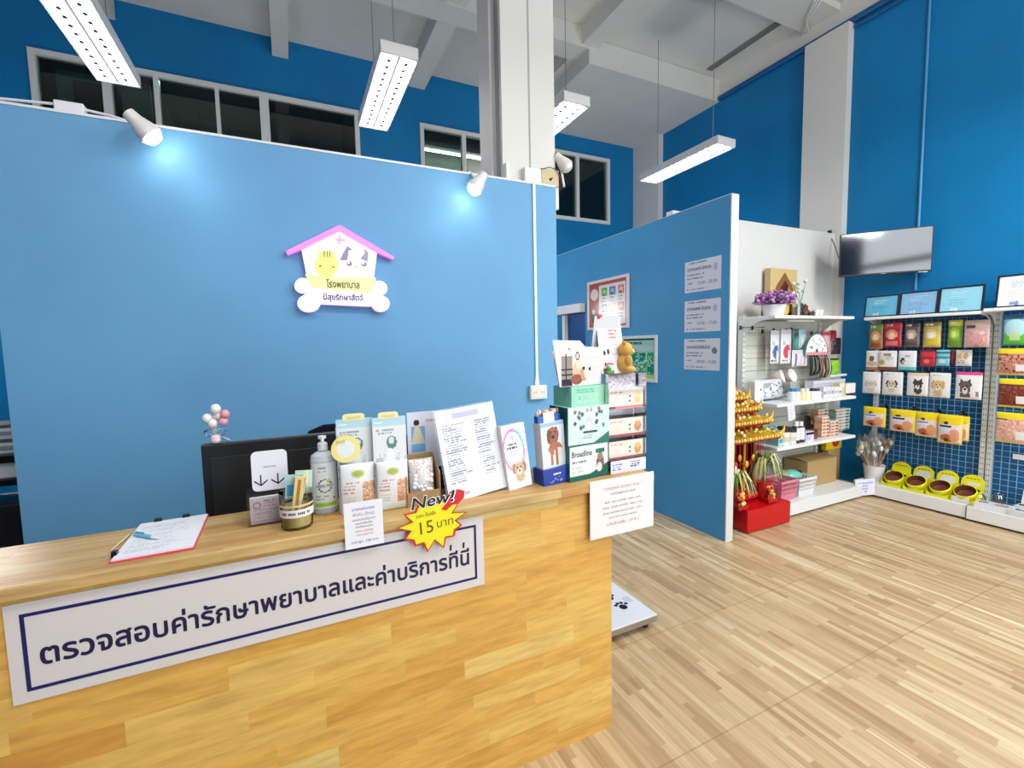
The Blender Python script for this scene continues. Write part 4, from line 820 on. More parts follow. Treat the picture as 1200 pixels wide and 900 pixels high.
# ---- monitor, balloons, chair behind
t = thing('computer_monitor', (-.06, 2.04, .75), 'large black monitor seen from behind on the reception desk', 'monitor')
zt = 1.262+.012; w = .49
mb = MB(); mb.box(-.265, .235, -.012, .012, .175, zt-.75, 'plastic', (24, 25, 26), .004); mb.box(-.24, .21, -.016, -.012, .2, zt-.80, 'plastic', (30, 31, 31), .002); mb.box(-.265, .235, .0115, .016, .175, zt-.75+.003, 'plastic', (120, 122, 126)); mb.build('casing', t)
MB().box(-.03, .03, -.035, -.012, .03, .34, 'plastic', (26, 27, 28), .005).build('neck', t); MB().box(-.12, .12, -.09, .09, 0, .012, 'plastic', (26, 27, 28), .005).build('foot', t)
bz = zt+.0; p = at(253, 521, 'y', 2.04)
t = thing('balloon_ornament', (p.x, 2.042, zt+.004), 'tiny ornament of white and pink balloons on top of the monitor', 'ornament')
sc = .0022
for k, (px, py, r_, c_) in enumerate(((253, 479, .018, (246, 244, 244)), (264, 485, .016, (238, 150, 160)), (262, 494, .016, (240, 160, 172)), (243, 490, .017, (240, 244, 240)), (249, 496, .017, (250, 238, 230)), (254, 487, .015, (242, 196, 190)))):
    q = at(px, py, 'y', 2.042); MB().ell((q.x-p.x, -.01+.004*(k % 3), q.z-zt-.004), (r_, r_, r_*1.1), 16, 10, 'gloss', c_).build('balloon', t, label='%s balloon' % ('pink' if c_[1] < 200 else 'white'))
mb = MB(); mb.tube([(0, 0, .02), (0, 0, .10)], .002, 6, 'plastic', (236, 236, 236))
for dx in (-.02, .015): mb.tube([(0, 0, .02), (dx, 0, .10)], .001, 5, 'plastic', (236, 236, 236))
mb.build('stem', t)
mb = MB(); mb.lathe([(.001, 0), (.014, 0), (.018, .008), (.016, .026), (.012, .03), (.001, .03)], 16, 'gloss', (246, 214, 220)); mb.build('pot', t, label='pale pink pot')
mb = MB()
for sx_ in (-1, 1): mb.tube([(0, -.004, .034), (sx_*.018, -.006, .055), (sx_*.034, -.004, .045), (sx_*.026, -.004, .028), (0, -.004, .034)], .0045, 6, 'bagfilm')
mb.tube([(.0, -.002, .034), (.03, 0, .015), (.05, 0, .0)], [.004, .006, .002], 6, 'bagfilm'); mb.build('ribbon', t, label='sheer ribbon bow')
a = at(357, 508, 'y', 2.79); b = at(397, 497, 'y', 2.79)
t = thing('office_chair', (a.x+.22, 2.79, 0), 'black office chair, only its backrest top showing behind the monitor', 'chair')
mb = MB(); hz = b.z
mb.T = Matrix.Translation((0, 0, 0)); pts = [(-.22, .62), (.22, .62), (.225, hz-.10), (.20, hz-.03), (.12, hz), (-.12, hz), (-.20, hz-.03), (-.225, hz-.10)]
mb.prism(pts, -.03, .03, 'plush', (26, 24, 32)); mb.build('backrest', t)
MB().box(-.23, .23, -.5, -.04, .44, .52, 'plush', (28, 26, 32), .03).build('seat', t)
MB().tube([(0, -.2, .08), (0, -.2, .44)], .03, 10, 'plastic', (40, 40, 44)).build('gas_column', t); MB().tube([(0, -.22, .46), (0, .04, .5), (0, .04, .8)], .02, 8, 'plastic', (34, 34, 38)).build('back_bracket', t)
for k in range(5):
    an = 2*pi*k/5+.3; MB().tube([(0, -.2, .09), (.26*cos(an), -.2+.26*sin(an), .06)], [.025, .014], 8, 'plastic', (34, 34, 38)).build('leg', t); MB().ell((.26*cos(an), -.2+.26*sin(an), .03), (.02, .02, .03), 10, 6, 'plastic', (24, 24, 26)).build('castor', t)

# ---- clutter on the left behind the counter
cl = at(12, 600, 'y', 3.25)
t = thing('storage_rack', (-1.75, 3.30, 0), 'dark rack crammed with stock beyond the left end of the reception wall', 'rack')
mb = MB()
for z in (.1, .55, .98, 1.10): mb.box(-.45, .52, -.2, .2, z, z+.03, 'metal', (40, 42, 46))
for x in (-.44, .5):
    for y_ in (-.19, .18): mb.box(x, x+.02, y_, y_+.02, 0, 1.12, 'metal', (30, 32, 36))
mb.build('shelves', t)
for k in range(8): mb = MB(); mb.box(-.13, .13, -.1, .1, 0, .018, 'paper', ((206, 206, 202), (150, 150, 150), (226, 226, 220), (90, 92, 96))[k % 4], .003); tag(mb.build('paper_stack', loc=(-1.37+.02*_h(k), 3.28, 1.13+.0185*k), rotz=.3*_h(k, 3)-.15), '%s, %s of the pile on the left rack' % (('grey file', 'dark folder', 'white paper bundle', 'black binder')[k % 4], ('lowest', 'second', 'third', 'fourth', 'fourth from the top', 'third from the top', 'second from the top', 'topmost')[k]), 'files', 'files on the storage rack')
for k, (x, z, w_, h_, c_, lb) in enumerate(((-1.36, .58, .24, .3, (22, 24, 28), 'black bin on the middle shelf of the rack'), (-1.40, .13, .3, .33, (18, 20, 22), 'black bin on the bottom shelf of the rack'), (-1.62, .58, .2, .26, (60, 66, 60), 'dark green box on the rack'), (-1.36, 1.01, .2, .08, (226, 226, 220), 'white tray below the files'))):
    tag(MB().box(-w_/2, w_/2, -.14, .14, 0, h_, 'plastic', c_, .01).build('storage_box', loc=(x, 3.27, z)), lb, 'box')
# ============================================================ PARTITION DECOR
def wall_frame(px0, y1, y0, z0, z1, lb, frame, artw, fw=.03, name='picture_frame', cell=.008):
    """framed picture on the partition face x = 3.099 (y1 = far edge, y0 = near edge)"""
    t = thing(name, (3.099, (y0+y1)/2, z0), lb, 'framed poster', rotz=RW); w = y1-y0; h = z1-z0
    mb = MB()
    for a, b, c, d in ((-w/2, w/2, 0, fw), (-w/2, w/2, h-fw, h), (-w/2, -w/2+fw, fw, h-fw), (w/2-fw, w/2, fw, h-fw)): mb.box(a, b, -.022, -.001, c, d, 'enamel', frame, .003)
    mb.build('frame', t)
    mb = MB(); mb.box(-w/2+fw, w/2-fw, -.008, -.001, fw, h-fw, 'paper', (230, 230, 226)); mb.panel(w-2*fw, h-2*fw, cell, artw, -.0085, z0=fw, mat='gloss'); mb.build('print', t)
    return t
sq = []
for i in range(3):
    for j in range(2):
        c1 = ((90, 160, 70), (90, 120, 160), (206, 120, 120), (110, 110, 160), (206, 170, 90), (210, 120, 90))[i+3*j]
        u = .34+i*.22; v = .68-j*.36; sq += [('rect', u, v, u+.15, v+.18, c1), ('ell', u+.075, v+.09, .05, .06, tuple(min(255, q+60) for q in c1)), ('rect', u+.05, v+.02, u+.08, v+.07, (40, 40, 46)), ('lines', u, v-.15, u+.17, v-.02, 2, (150, 150, 160))]
wall_frame(0, 4.41, 3.70, 1.785, 2.325, 'white-framed poster of six small animal pictures beside a red column', (226, 214, 216), art(('bg', (236, 236, 236)), ('rect', 0, 0, 1, .04, (150, 50, 40)), ('rect', .96, 0, 1, 1, (170, 60, 44)), ('rect', 0, .93, 1, 1, (190, 90, 70)), ('rect', 0, 0, .27, 1, (170, 84, 60)), ('ell', .14, .75, .11, .13, (232, 214, 200)), ('ell', .14, .25, .10, .16, (90, 50, 50)), ('ell', .12, .36, .05, .06, (226, 206, 200)), *sq))
gsq = [('rect', .05+.24*i, .42-.3*j, .25+.24*i, .66-.3*j, ((20, 140, 100), (30, 150, 90), (24, 130, 96), (60, 170, 60))[(i+j) % 4]) for i in range(4) for j in range(2)]
wall_frame(0, 3.82, 3.30, 1.25, 1.70, 'white-framed green poster behind the teddy bear', (220, 234, 236), art(('bg', (150, 200, 190)), ('rect', .97, 0, 1, 1, (30, 50, 56)), ('rect', 0, .96, 1, 1, (40, 60, 60)), ('lines', .1, .84, .9, .94, 1, (60, 110, 100)), ('rect', .03, .70, .97, .82, (176, 206, 200)), *gsq, ('rect', .3, .12, .5, .36, (150, 206, 190)), ('rect', .52, .02, .97, .08, (190, 220, 70)), ('spots', .05, .1, .95, .66, 30, [(60, 170, 130), (20, 130, 96), (190, 226, 210)])), .03)
for k, (z0, z1, l1, l2, lb) in enumerate(((2.045, 2.305, 'อ.สพ.ญ.', '19.00 - 20.30', 'topmost'), (1.71, 1.975, 'อ. เสาร์ อาทิตย์', '10.00 - 17.00', 'middle'), (1.39, 1.652, 'วันทำการ เลื่อนนัด', '09.00 - 12.00', 'lowest'))):
    mb = MB(); w = .372; h = z1-z0; mb.box(-w/2, w/2, -.0015, 0, 0, h, 'paper', (206, 214, 236)); mb.panel(w, h, .006, art(('bg', (208, 216, 238)), ('lines', .08, .88, .92, .97, 1, (130, 130, 160)), ('lines', .06, .4, .8, .6, 2, (130, 134, 170)), ('lines', .06, .04, .9, .14, 1, (130, 134, 170)), ('ell', .86, .7, .05, .12, (170, 176, 206)) if k < 2 else ('ell', .86, .62, .07, .10, (140, 110, 130)), ('lines', .08, .24, .3, .34, 1, (120, 124, 160))), -.002)
    mb.text(('ตารางแพทย์ นัดหมาย', 'ตารางแพทย์ นัดตรวจ', 'ตารางนัดวัคซีนใหม่')[k], -w*.42, h*.68, w=w*.66, h=h*.13, y=-.0026, mat='paper', col=(70, 70, 100), bold=.02); mb.text(l2, -w*.12, h*.22, w=w*.52, h=h*.10, y=-.0026, mat='paper', col=(80, 70, 80))
    tag(mb.build('timetable_sheet', loc=(3.098, 2.793, z0), rotz=RW), '%s of the three lilac timetable sheets on the blue partition' % lb, 'notice', 'timetable sheets on the partition')

# ---- weighing scale on the floor
t = thing('floor_scale', (1.53, 2.10, 0), 'low white pet weighing platform on the floor behind the counter', 'scale')
mb = MB(); mb.box(-.27, .262, -.195, .215, .045, .082, 'metal', (170, 164, 150), .003); mb.build('base', t)
mb = MB(); mb.box(-.272, .264, -.197, .217, .082, .088, 'gloss', (226, 228, 240), .002)
def paws(cx, cy, c, s=1):
    for dx, dy, r_ in ((0, 0, .017), (-.02, .02, .008), (-.006, .028, .008), (.01, .026, .008), (.024, .014, .008)): mb.lathe([(.0001, .0885), (r_*s, .0884), (r_*s, .088)], 10, 'gloss', c, (cx+dx*s, cy+dy*s, 0))
paws(.14, -.05, (20, 18, 24), 1.5); paws(.13, .06, (24, 22, 30), 1.3); paws(-.02, .02, (150, 24, 24), 1.5); paws(-.12, .07, (20, 20, 24), 1.3)
for k in range(4): mb.box(.19+.012*k, .196+.012*k, -.03, .03, .0882, .0885, 'gloss', (170, 174, 190))
mb.build('top_plate', t, label='white plate with black and red paw marks')
for sx_ in (-1, 1):
    for sy_ in (-1, 1): MB().lathe([(.001, 0), (.02, 0), (.022, .02), (.014, .046), (.001, .046)], 14, 'plastic', (24, 22, 26), (sx_*.22, sy_*.15+.01, 0)).build('foot', t)

# ============================================================ GONDOLA SHELVES
WH = (226, 226, 216); WB = (236, 238, 234)
def gondola(name, lb, ax, a0, a1, back, shelves, base, meshcol, grid, hooks):
    """ax 'x': runs along x facing -y.  ax 'y': runs along -y facing -x (a0 far end, a1 near end). Local: u along, d = distance forward of the back"""
    if ax == 'x': loc, rz = ((a0+a1)/2, back, 0), 0
    else: loc, rz = (back, (a0+a1)/2, 0), RW
    L = abs(a1-a0); t = thing(name, loc, lb, 'shop shelf', rotz=rz)
    for s in (-1, 1):
        mb = MB(); x = s*(L/2-.0175); mb.box(x-.017, x+.017, -.06, -.001, 0, 1.87, 'enamel', WH)
        for k in range(34):
            for q in (-.008, .008): mb.box(x+q-.0025, x+q+.0025, -.0606, -.06, .16+k*.05, .175+k*.05, 'matte', (90, 88, 84))
        mb.build('upright', t)
    mb = MB()
    if grid:
        x = -L/2+.04
        while x < L/2-.035: mb.tube([(x, -.030, .12), (x, -.030, 1.82)], .0028, 5, 'enamel', meshcol, False); x += .052
        z = .14
        while z < 1.82: mb.tube([(-L/2+.03, -.034, z), (L/2-.03, -.034, z)], .0028, 5, 'enamel', meshcol, False); z += .052
        mb.build('wire_grid', t, label='pale blue wire grid')
        MB().box(-L/2+.03, L/2-.03, -.012, -.004, .12, 1.82, 'enamel', (28, 92, 146)).build('back_panel', t, label='blue back panel')
    else:
        mb.box(-L/2+.035, L/2-.035, -.030, -.01, .12, 1.82, 'enamel', (206, 208, 192))
        for k in range(13): mb.box(-L/2+.035, L/2-.035, -.0325, -.030, .20+k*.125, .206+k*.125, 'matte', (150, 150, 138))
        for k in range(24):
            for q in range(9):
                for r_ in (0, .05): mb.box(-L/2+.07+k*.046, -L/2+.084+k*.046, -.0308, -.030, .24+q*.18+r_, .246+q*.18+r_, 'matte', (120, 118, 108))
        mb.build('pegboard', t, label='off-white perforated back panel')
    for z, dep in shelves:
        mb = MB(); mb.box(-L/2+.004, L/2-.004, -dep, -.035, z-.022, z, 'enamel', WB, .003)
        mb.box(-L/2+.004, L/2-.004, -dep-.004, -dep+.001, z-.028, z-.002, 'enamel', (244, 244, 240), .002); sh = mb.build('shelf', t)
        for s in (-1, 1):
            x = s*(L/2-.006); mb = MB(); mb.T = Matrix.Translation((x, 0, 0)) @ Matrix.Rotation(pi/2, 4, 'Z')
            mb.prism([(-.055, z-.13), (-.055, z-.003), (-dep+.01, z-.003), (-dep+.01, z-.03), (-dep*.6, z-.045), (-dep*.4, z-.085), (-.08, z-.14)], -.0015, .0015, 'enamel', (224, 226, 214)); mb.build('bracket', t)
    mb = MB(); mb.box(-L/2, L/2, -base, -.035, .112, .13, 'enamel', (226, 228, 226), .002); mb.box(-L/2, L/2, -base-.003, -base+.012, .018, .131, 'enamel', (240, 242, 240), .003)
    for s in (-1, 1): mb.box(s*L/2, s*(L/2-.015), -base, -.04, .018, .112, 'enamel', WB)
    mb.box(-L/2+.02, L/2-.02, -base+.04, -.05, 0, .018, 'matte', (16, 16, 18)); mb.build('base_deck', t)
    return t
def hook(parent, x, z, ln, col=(190, 190, 186)):
    """local to a shelf: straight prong with a price-label plate"""
    mb = MB(); mb.tube([(x, -.036, z), (x, -.036-ln, z), (x, -.046-ln, z+.012)], .003, 5, 'metal', col); mb.box(x-.014, x+.014, -.04, -.034, z-.02, z+.02, 'plastic', (40, 40, 42)); mb.build('hook', parent)
G1 = gondola('gondola_shelf', 'white gondola shelving with pegboard back against the white wall', 'x', 3.95, 5.19, 3.12, [(1.855, .375), (1.045, .42), (.64, .43)], .51, WH, False, 0)
G2 = gondola('gondola_shelf', 'white gondola with blue wire grid under the television', 'y', 2.76, 1.855, 5.69, [(1.845, .30)], .36, (120, 180, 210), True, 0)
G3 = gondola('gondola_shelf', 'second blue-backed gondola cut off by the right edge of the photo', 'y', 1.845, .94, 5.69, [(1.862, .30)], .375, (120, 180, 210), True, 0)
S1, S2, S3, DECK = 1.045, .64, 1.855, .131
def g1(x): return x-4.57
for px in (879, 893): p = at(px, 386, 'y', 2.98); hook(G1, g1(p.x), p.z+.02, .12, (60, 60, 60))
# ---- hanging goods, left shelf: (name, category, px box, y plane, thickness, art, edge, label)
def hang1(name, cat, b, y, d, artw, edge, lb, group='packs hanging on the pegboard hooks', cell=.009, mat='foil', shape=None):
    c, z0, w, h = spot_px(*b, 'y', y)
    mb = shape(w, h) if shape else pouch(w, h, d, artw, cell, mat, edge)
    o = tag(mb.build(name, loc=(c.x, y, z0)), lb, cat, group); hook(G1, g1(c.x), z0+h-.006, 3.12-y-.045, (170, 170, 166)); return o
tb = lambda c: art(('bg', (226, 226, 230)), ('rect', 0, .86, 1, 1, (206, 190, 196)), ('spots', .1, .5, .9, .85, 9, [(150, 190, 190), (226, 200, 210), (200, 206, 220)]), ('ell', .5, .35, .33, .2, c), ('rect', .6, .05, .8, .4, (240, 240, 244)), ('lines', .1, .05, .9, .12, 1, (60, 60, 70)))
hang1('toothbrush_pack', 'pet toothbrush pack', (903, 387, 913, 426), 2.95, .03, tb((70, 100, 160)), (90, 90, 100), 'narrow white and blue hanging pack, leftmost on the pegboard')
hang1('toothbrush_pack', 'pet toothbrush pack', (915, 386, 927, 426), 2.95, .03, tb((206, 70, 90)), (190, 90, 100), 'narrow white and pink hanging pack, second from the left on the pegboard')
hang1('brush_pack', 'brush pack', (929, 386, 936, 413), 2.98, .03, art(('bg', (50, 84, 84)), ('rect', 0, .85, 1, 1, (90, 110, 110)), ('ell', .5, .4, .3, .3, (90, 150, 150))), (50, 70, 70), 'dark teal hanging pack beside the pink toothbrush pack')
hang1('bottle_pack', 'grooming pack', (936, 385, 944, 409), 2.97, .04, art(('bg', (150, 190, 190)), ('rect', .2, .0, .8, .7, (206, 226, 230)), ('ell', .5, .3, .25, .2, (230, 240, 240))), (120, 150, 150), 'pale teal hanging pack beside the spotted pet collar')
hang1('clipper_pack', 'grooming pack', (928, 410, 946, 429), 2.93, .03, art(('bg', (226, 220, 224)), ('rect', .15, 0, .25, .8, (120, 110, 130)), ('rect', .45, 0, .52, .8, (206, 190, 206)), ('rect', .7, .1, .8, .9, (170, 160, 180)), ('rect', 0, .8, 1, 1, (200, 200, 196))), (190, 186, 190), 'short pale pack of small tools hanging below the teal packs')
def fan(w, h):
    mb = MB(); pts = [(w*.5*cos(a), h*.95*sin(a)) for a in [pi*k/14 for k in range(15)]]
    mb.prism([(w*.5, -h*.0), *pts[1:-1], (-w*.5, 0), (-w*.14, 0), (0, h*.3), (w*.14, 0)][::-1], -.006, .006, 'gloss', (60, 130, 130)); mb.prism([(x*.93, z*.93+.004) for x, z in [(w*.5, 0), *pts[1:-1], (-w*.5, 0), (-w*.14, 0), (0, h*.3), (w*.14, 0)]][::-1], -.007, -.006, 'gloss', (236, 236, 236))
    mb.prism([(w*.04, h*.28), *[(p[0]*.94, p[1]*.94+.003) for p in pts[7::-1] if p[0] > w*.05], (w*.46, .006), (w*.13, .006)], -.0076, -.007, 'gloss', (226, 150, 162)) if False else None
    for k in range(16):
        a = .3+2.4*_h(k, 1); r_ = .5+.4*_h(k, 4); x, z = w*.45*r_*cos(a), h*.85*r_*sin(a); mb.box(x-.006, x+.006, -.0078, -.007, z, z+.012, 'gloss', (70, 90, 96))
    mb.prism([(w*.46, 0), (w*.45, .03), (-w*.45, .03), (-w*.46, 0)][::-1], -.0085, -.006, 'gloss', (226, 140, 150)); return mb
hang1('pet_cone', 'pet collar', (943, 389, 970, 416), 2.90, .01, None, None, 'half-round spotted white pet collar edged in teal and pink', shape=fan)
hang1('pink_pack', 'pet accessory pack', (961, 389, 973, 413), 2.94, .03, art(('bg', (226, 140, 152)), ('ell', .5, .5, .3, .35, (236, 170, 180)), ('rect', 0, .85, 1, 1, (190, 60, 80))), (200, 120, 130), 'pink fan-shaped hanging pack right of the spotted collar')
hang1('red_pack', 'pet accessory pack', (972, 387, 980, 400), 2.97, .03, art(('bg', (130, 24, 44)), ('ell', .5, .4, .3, .3, (180, 40, 60))), (90, 20, 30), 'dark red hanging pack at the right end of the pegboard')
hang1('black_harness', 'harness', (974, 396, 985, 415), 2.95, .05, art(('bg', (36, 30, 34)), ('spots', 0, 0, 1, 1, 7, [(70, 40, 44), (20, 18, 20), (110, 80, 80)])), (30, 26, 28), 'black and red harness below the dark red pack')
def straps(cols, n=7):
    def f(w, h):
        mb = MB()
        for k in range(n):
            x = w*(-.45+.9*k/(n-1)); ph = _h(k, 9)*3; mb.tube([(x*.6, -.01, h), (x, -.02-.02*_h(k), h*.7), (x+.02*sin(ph), -.03, h*.3), (x*.9, -.015, h*.02), (x*.7+.02, 0, h*.3), (x*.6, 0, h*.8)], .006, 6, 'plastic', cols[k % len(cols)])
        return mb
    return f
hang1('dog_leads', 'leads', (947, 415, 957, 440), 2.95, .05, None, None, 'bunch of black and grey pet leads hanging left of the patterned collars', shape=straps([(30, 34, 30), (120, 126, 110), (60, 70, 64)]))
hang1('patterned_collars', 'collars', (958, 414, 971, 443), 2.93, .05, None, None, 'bunch of brown and beige patterned collars between the black leads and the green net', shape=straps([(150, 110, 96), (90, 70, 60), (206, 190, 176), (50, 40, 40)], 8))
hang1('green_net_pack', 'pet accessory pack', (971, 420, 983, 440), 2.94, .04, art(('bg', (130, 200, 40)), ('spots', 0, 0, 1, 1, 8, [(150, 220, 60), (110, 180, 36)]), ('rect', 0, .9, 1, 1, (60, 40, 30))), (100, 150, 40), 'lime green pack hanging lowest on the pegboard')
# ---- goods on the middle shelf
def stand1(name, cat, b, y, z, d, artw, side, lb, group, cell=.008, shape=None, mat='gloss'):
    c, z0, w, h = spot_px(*b, 'y', y, zbase=z)
    mb = shape(w, h) if shape else carton(w, d, h, artw, cell, side=side, mat=mat)
    return tag(mb.build(name, loc=(c.x, y, z)), lb, cat, group)
gA = 'boxes on the middle pegboard shelf'
stand1('white_carton', 'box', (880, 447, 890, 468), 2.93, S1, .08, art(('bg', (236, 236, 228)), ('ell', .7, .6, .08, .05, (90, 90, 96))), (220, 222, 214), 'plain white carton standing at the left end of the middle shelf', gA)
def bottle(cb, cc, r=.6):
    def f(w, h):
        mb = MB(); q = w/2; mb.lathe([(.001, 0), (q*.95, 0), (q, .01), (q, h*.66), (q*.6, h*.74), (q*.5, h*.76)], 16, 'gloss', cb, colf=lambda i: cb); mb.lathe([(q*.55, h*.74), (q*.58, h*.76), (q*.58, h*.98), (q*.5, h), (.001, h)], 14, 'gloss', cc); return mb
    return f
c, z0, w, h = spot_px(893, 440, 925, 469, 'y', 2.86, zbase=S1)
mb = MB(); b_ = bl(.07); fr = art(('bg', (214, 218, 222)), ('spots', .05, .05, .95, .8, 13, [(150, 160, 176), (226, 190, 160), (236, 236, 236), (110, 120, 130), (200, 130, 110), (230, 226, 220), (60, 80, 120)]), ('ell', .2, .7, .15, .13, (150, 160, 160)), ('rect', 0, 0, 1, .08, (110, 150, 190)))
mb.panel(w*.96, h*.8, .012, fr, 0, mat='foil', bulge=b_); mb.panel(w*.96, h*.8, .03, lambda u, v: (200, 204, 208), .004, mat='foil', bulge=b_, back=True); tag(mb.build('toy_bag', loc=(c.x, 2.92, S1+.01), rot=(radians(-8), 0, 0)), 'clear bag crammed with small toys on the middle shelf', 'bag')
for k, px in enumerate((909, 922)):
    c, z0, w, h = spot_px(px-5, 438, px+5, 449, 'y', 2.93, zbase=S1); p = at(px, 444, 'y', 2.99); mb = MB(); mb.lathe([(.001, 0), (.03, .002), (.05, .03), (.07, .09), (.066, .09), (.001, .03)], 16, 'gloss', (240, 224, 206)); tag(mb.build('plastic_cup', loc=(p.x, 3.02, S1+.2), rot=(radians(70), 0, .4-k*.3)), '%s pale cream cup peeping over the toy bag' % ('left', 'right')[k], 'cup', 'cream cups behind the toy bag')
tag(MB().box(-.2, .2, -.05, .04, 0, .2, 'acrylic').build('acrylic_tray', loc=(at(915, 450, 'y', 3.02).x, 3.01, S1+.001)), 'clear acrylic riser holding the cream cups on the middle shelf', 'riser')
for k, (px, cb, cc, lb) in enumerate(((928, (206, 220, 236), (60, 110, 170), 'small blue-white bottle on the middle shelf, beside the toy bag'), (933, (226, 232, 240), (70, 130, 190), 'small bottle with a sky blue cap on the middle shelf'), (940, (236, 216, 150), (226, 226, 220), 'small pale yellow bottle on the middle shelf'), (945, (230, 226, 200), (206, 206, 206), 'small cream bottle on the middle shelf'), (952, (236, 236, 240), (40, 40, 46), 'small white bottle with a black cap on the middle shelf'), (957, (240, 240, 244), (60, 60, 70), 'second black-capped white bottle on the middle shelf'))):
    stand1('small_bottle', 'bottle', (px-3, 455, px+3, 466-k*.5), 2.78, S1, 0, None, None, lb, 'small bottles along the middle shelf', shape=bottle(cb, cc))
stand1('long_carton', 'box', (948, 445, 985, 462), 2.98, S1, .09, art(('bg', (226, 224, 230)), ('rect', 0, .75, 1, .8, (190, 190, 200)), ('rect', .2, .2, .3, .6, (190, 190, 200)), ('rect', .5, .2, .56, .6, (200, 190, 200)), ('lines', .1, .1, .9, .7, 3, (190, 186, 200))), (222, 222, 226), 'long white carton at the back of the middle shelf', gA)
stand1('flat_carton', 'box', (962, 441, 987, 446), 2.98, S1+.205, .09, None, (236, 234, 238), 'flat white carton lying on the long white one', gA)
for k in range(5): stand1('slim_carton', 'box', (962+k*4.4, 453, 966+k*4.4, 464), 2.80, S1, .05, art(('bg', (232, 230, 236)), ('rect', .2, .3, .8, .6, ((150, 150, 190), (206, 170, 150))[k % 2])), (226, 226, 230), '%s of the slim white cartons at the front of the middle shelf' % ('leftmost', 'second', 'third', 'fourth', 'rightmost')[k], 'slim white cartons on the middle shelf')
stand1('yellow_carton', 'box', (980, 449, 986, 464), 2.82, S1, .06, art(('bg', (216, 206, 120)), ('rect', 0, .7, 1, 1, (236, 232, 190))), (206, 200, 130), 'pale yellow carton on the middle shelf', gA)
stand1('purple_based_carton', 'box', (987, 449, 998, 462), 2.82, S1, .07, art(('bg', (238, 236, 240)), ('rect', 0, 0, 1, .16, (60, 30, 70))), (230, 226, 234), 'white carton with a purple base at the right end of the middle shelf', gA)
a = at(929, 483, 'y', 2.685); mb = MB(); mb.box(-.05, .05, -.001, 0, 0, .15, 'paper', (222, 222, 246)); mb.panel(.1, .15, .01, art(('bg', (224, 224, 246)), ('lines', .1, .1, .9, .9, 6, (180, 180, 226))), -.0015); tag(mb.build('shelf_tag', loc=(a.x, 2.690, .885), rot=(0, radians(-10), 0)), 'lilac paper tag hanging from the middle shelf edge', 'label')
# ---- goods on the lower shelf
for k, px in enumerate((890, 896, 902, 907, 912)): stand1('teal_pack', 'pack', (px-3.4, 495+k*2.2, px+3.6, 521), 2.95-.045*k, S2, .06, art(('bg', (150, 200, 196)), ('rect', .2, .1, .8, .9, (196, 220, 214)), ('ell', .5, .3, .3, .15, (80, 160, 160))), (130, 180, 176), '%s of the teal and white packs at the left of the lower shelf' % ('rearmost', 'second', 'middle', 'fourth', 'foremost')[k], 'teal packs on the lower shelf')
def tub(cb, cc):
    def f(w, h):
        mb = MB(); q = w/2; mb.lathe([(.001, 0), (q*.96, 0), (q, .008), (q, h*.74)], 18, 'gloss', cb); mb.lathe([(q*1.04, h*.74), (q*1.04, h*.98), (q*.96, h), (.001, h)], 18, 'plastic', cc)
        mb.lathe([(q*1.005, h*.18), (q*1.005, h*.5)], 18, 'gloss', (206, 196, 176)); return mb
    return f
stand1('supplement_tub', 'tub', (914, 500, 922.5, 522), 2.76, S2, 0, None, None, 'wide white tub with a black lid, left of the pair on the lower shelf', 'black-lidded tubs', shape=tub((236, 234, 226), (26, 24, 26)))
stand1('supplement_tub', 'tub', (922, 501, 930, 520), 2.78, S2, 0, None, None, 'wide white tub with a black lid, right of the pair on the lower shelf', 'black-lidded tubs', shape=tub((230, 226, 214), (30, 28, 30)))
for k, px in enumerate((932.5, 938)): stand1('lotion_bottle', 'bottle', (px-2.6, 494, px+2.8, 519), 2.76, S2, 0, None, None, '%s white bottle with a black collar beside the tubs' % ('left', 'right')[k], 'white bottles on the lower shelf', shape=lambda w, h: MB().lathe([(.001, 0), (w*.45, 0), (w*.5, .01), (w*.5, .03), (w*.5, .035), (w*.5, h*.72), (w*.42, h*.76), (w*.42, h*.8), (w*.3, h*.82), (w*.3, h), (.001, h)], 16, 'gloss', colf=lambda i: [(30, 30, 44), (30, 30, 44), (30, 30, 44), (236, 236, 240), (236, 236, 240), (50, 50, 60), (40, 40, 50), (226, 226, 230), (240, 240, 240), (240, 240, 240)][i]))
stand1('violet_carton', 'box', (941, 505, 950, 517), 2.76, S2, .06, art(('bg', (226, 222, 232)), ('rect', 0, .7, 1, .92, (60, 40, 90)), ('lines', .1, .1, .9, .6, 3, (150, 130, 180))), (216, 210, 224), 'small white and violet carton beside the white bottles', 'cartons on the lower shelf')
stand1('brown_carton', 'box', (950, 503, 955, 516), 2.79, S2, .05, art(('bg', (110, 66, 50)), ('rect', 0, .8, 1, 1, (90, 50, 40))), (100, 60, 46), 'small brown carton between the violet carton and the tins', 'cartons on the lower shelf')
stand1('dark_bottle', 'bottle', (943, 487, 949, 507), 2.98, S2, 0, None, None, 'tall brown bottle at the back of the lower shelf', None, shape=bottle((84, 60, 56), (50, 36, 34)))
stand1('dark_jar', 'bottle', (949.5, 493, 952.5, 508), 2.94, S2, 0, None, None, 'thin bottle with a white top behind the brown carton', None, shape=bottle((90, 70, 66), (230, 226, 220)))
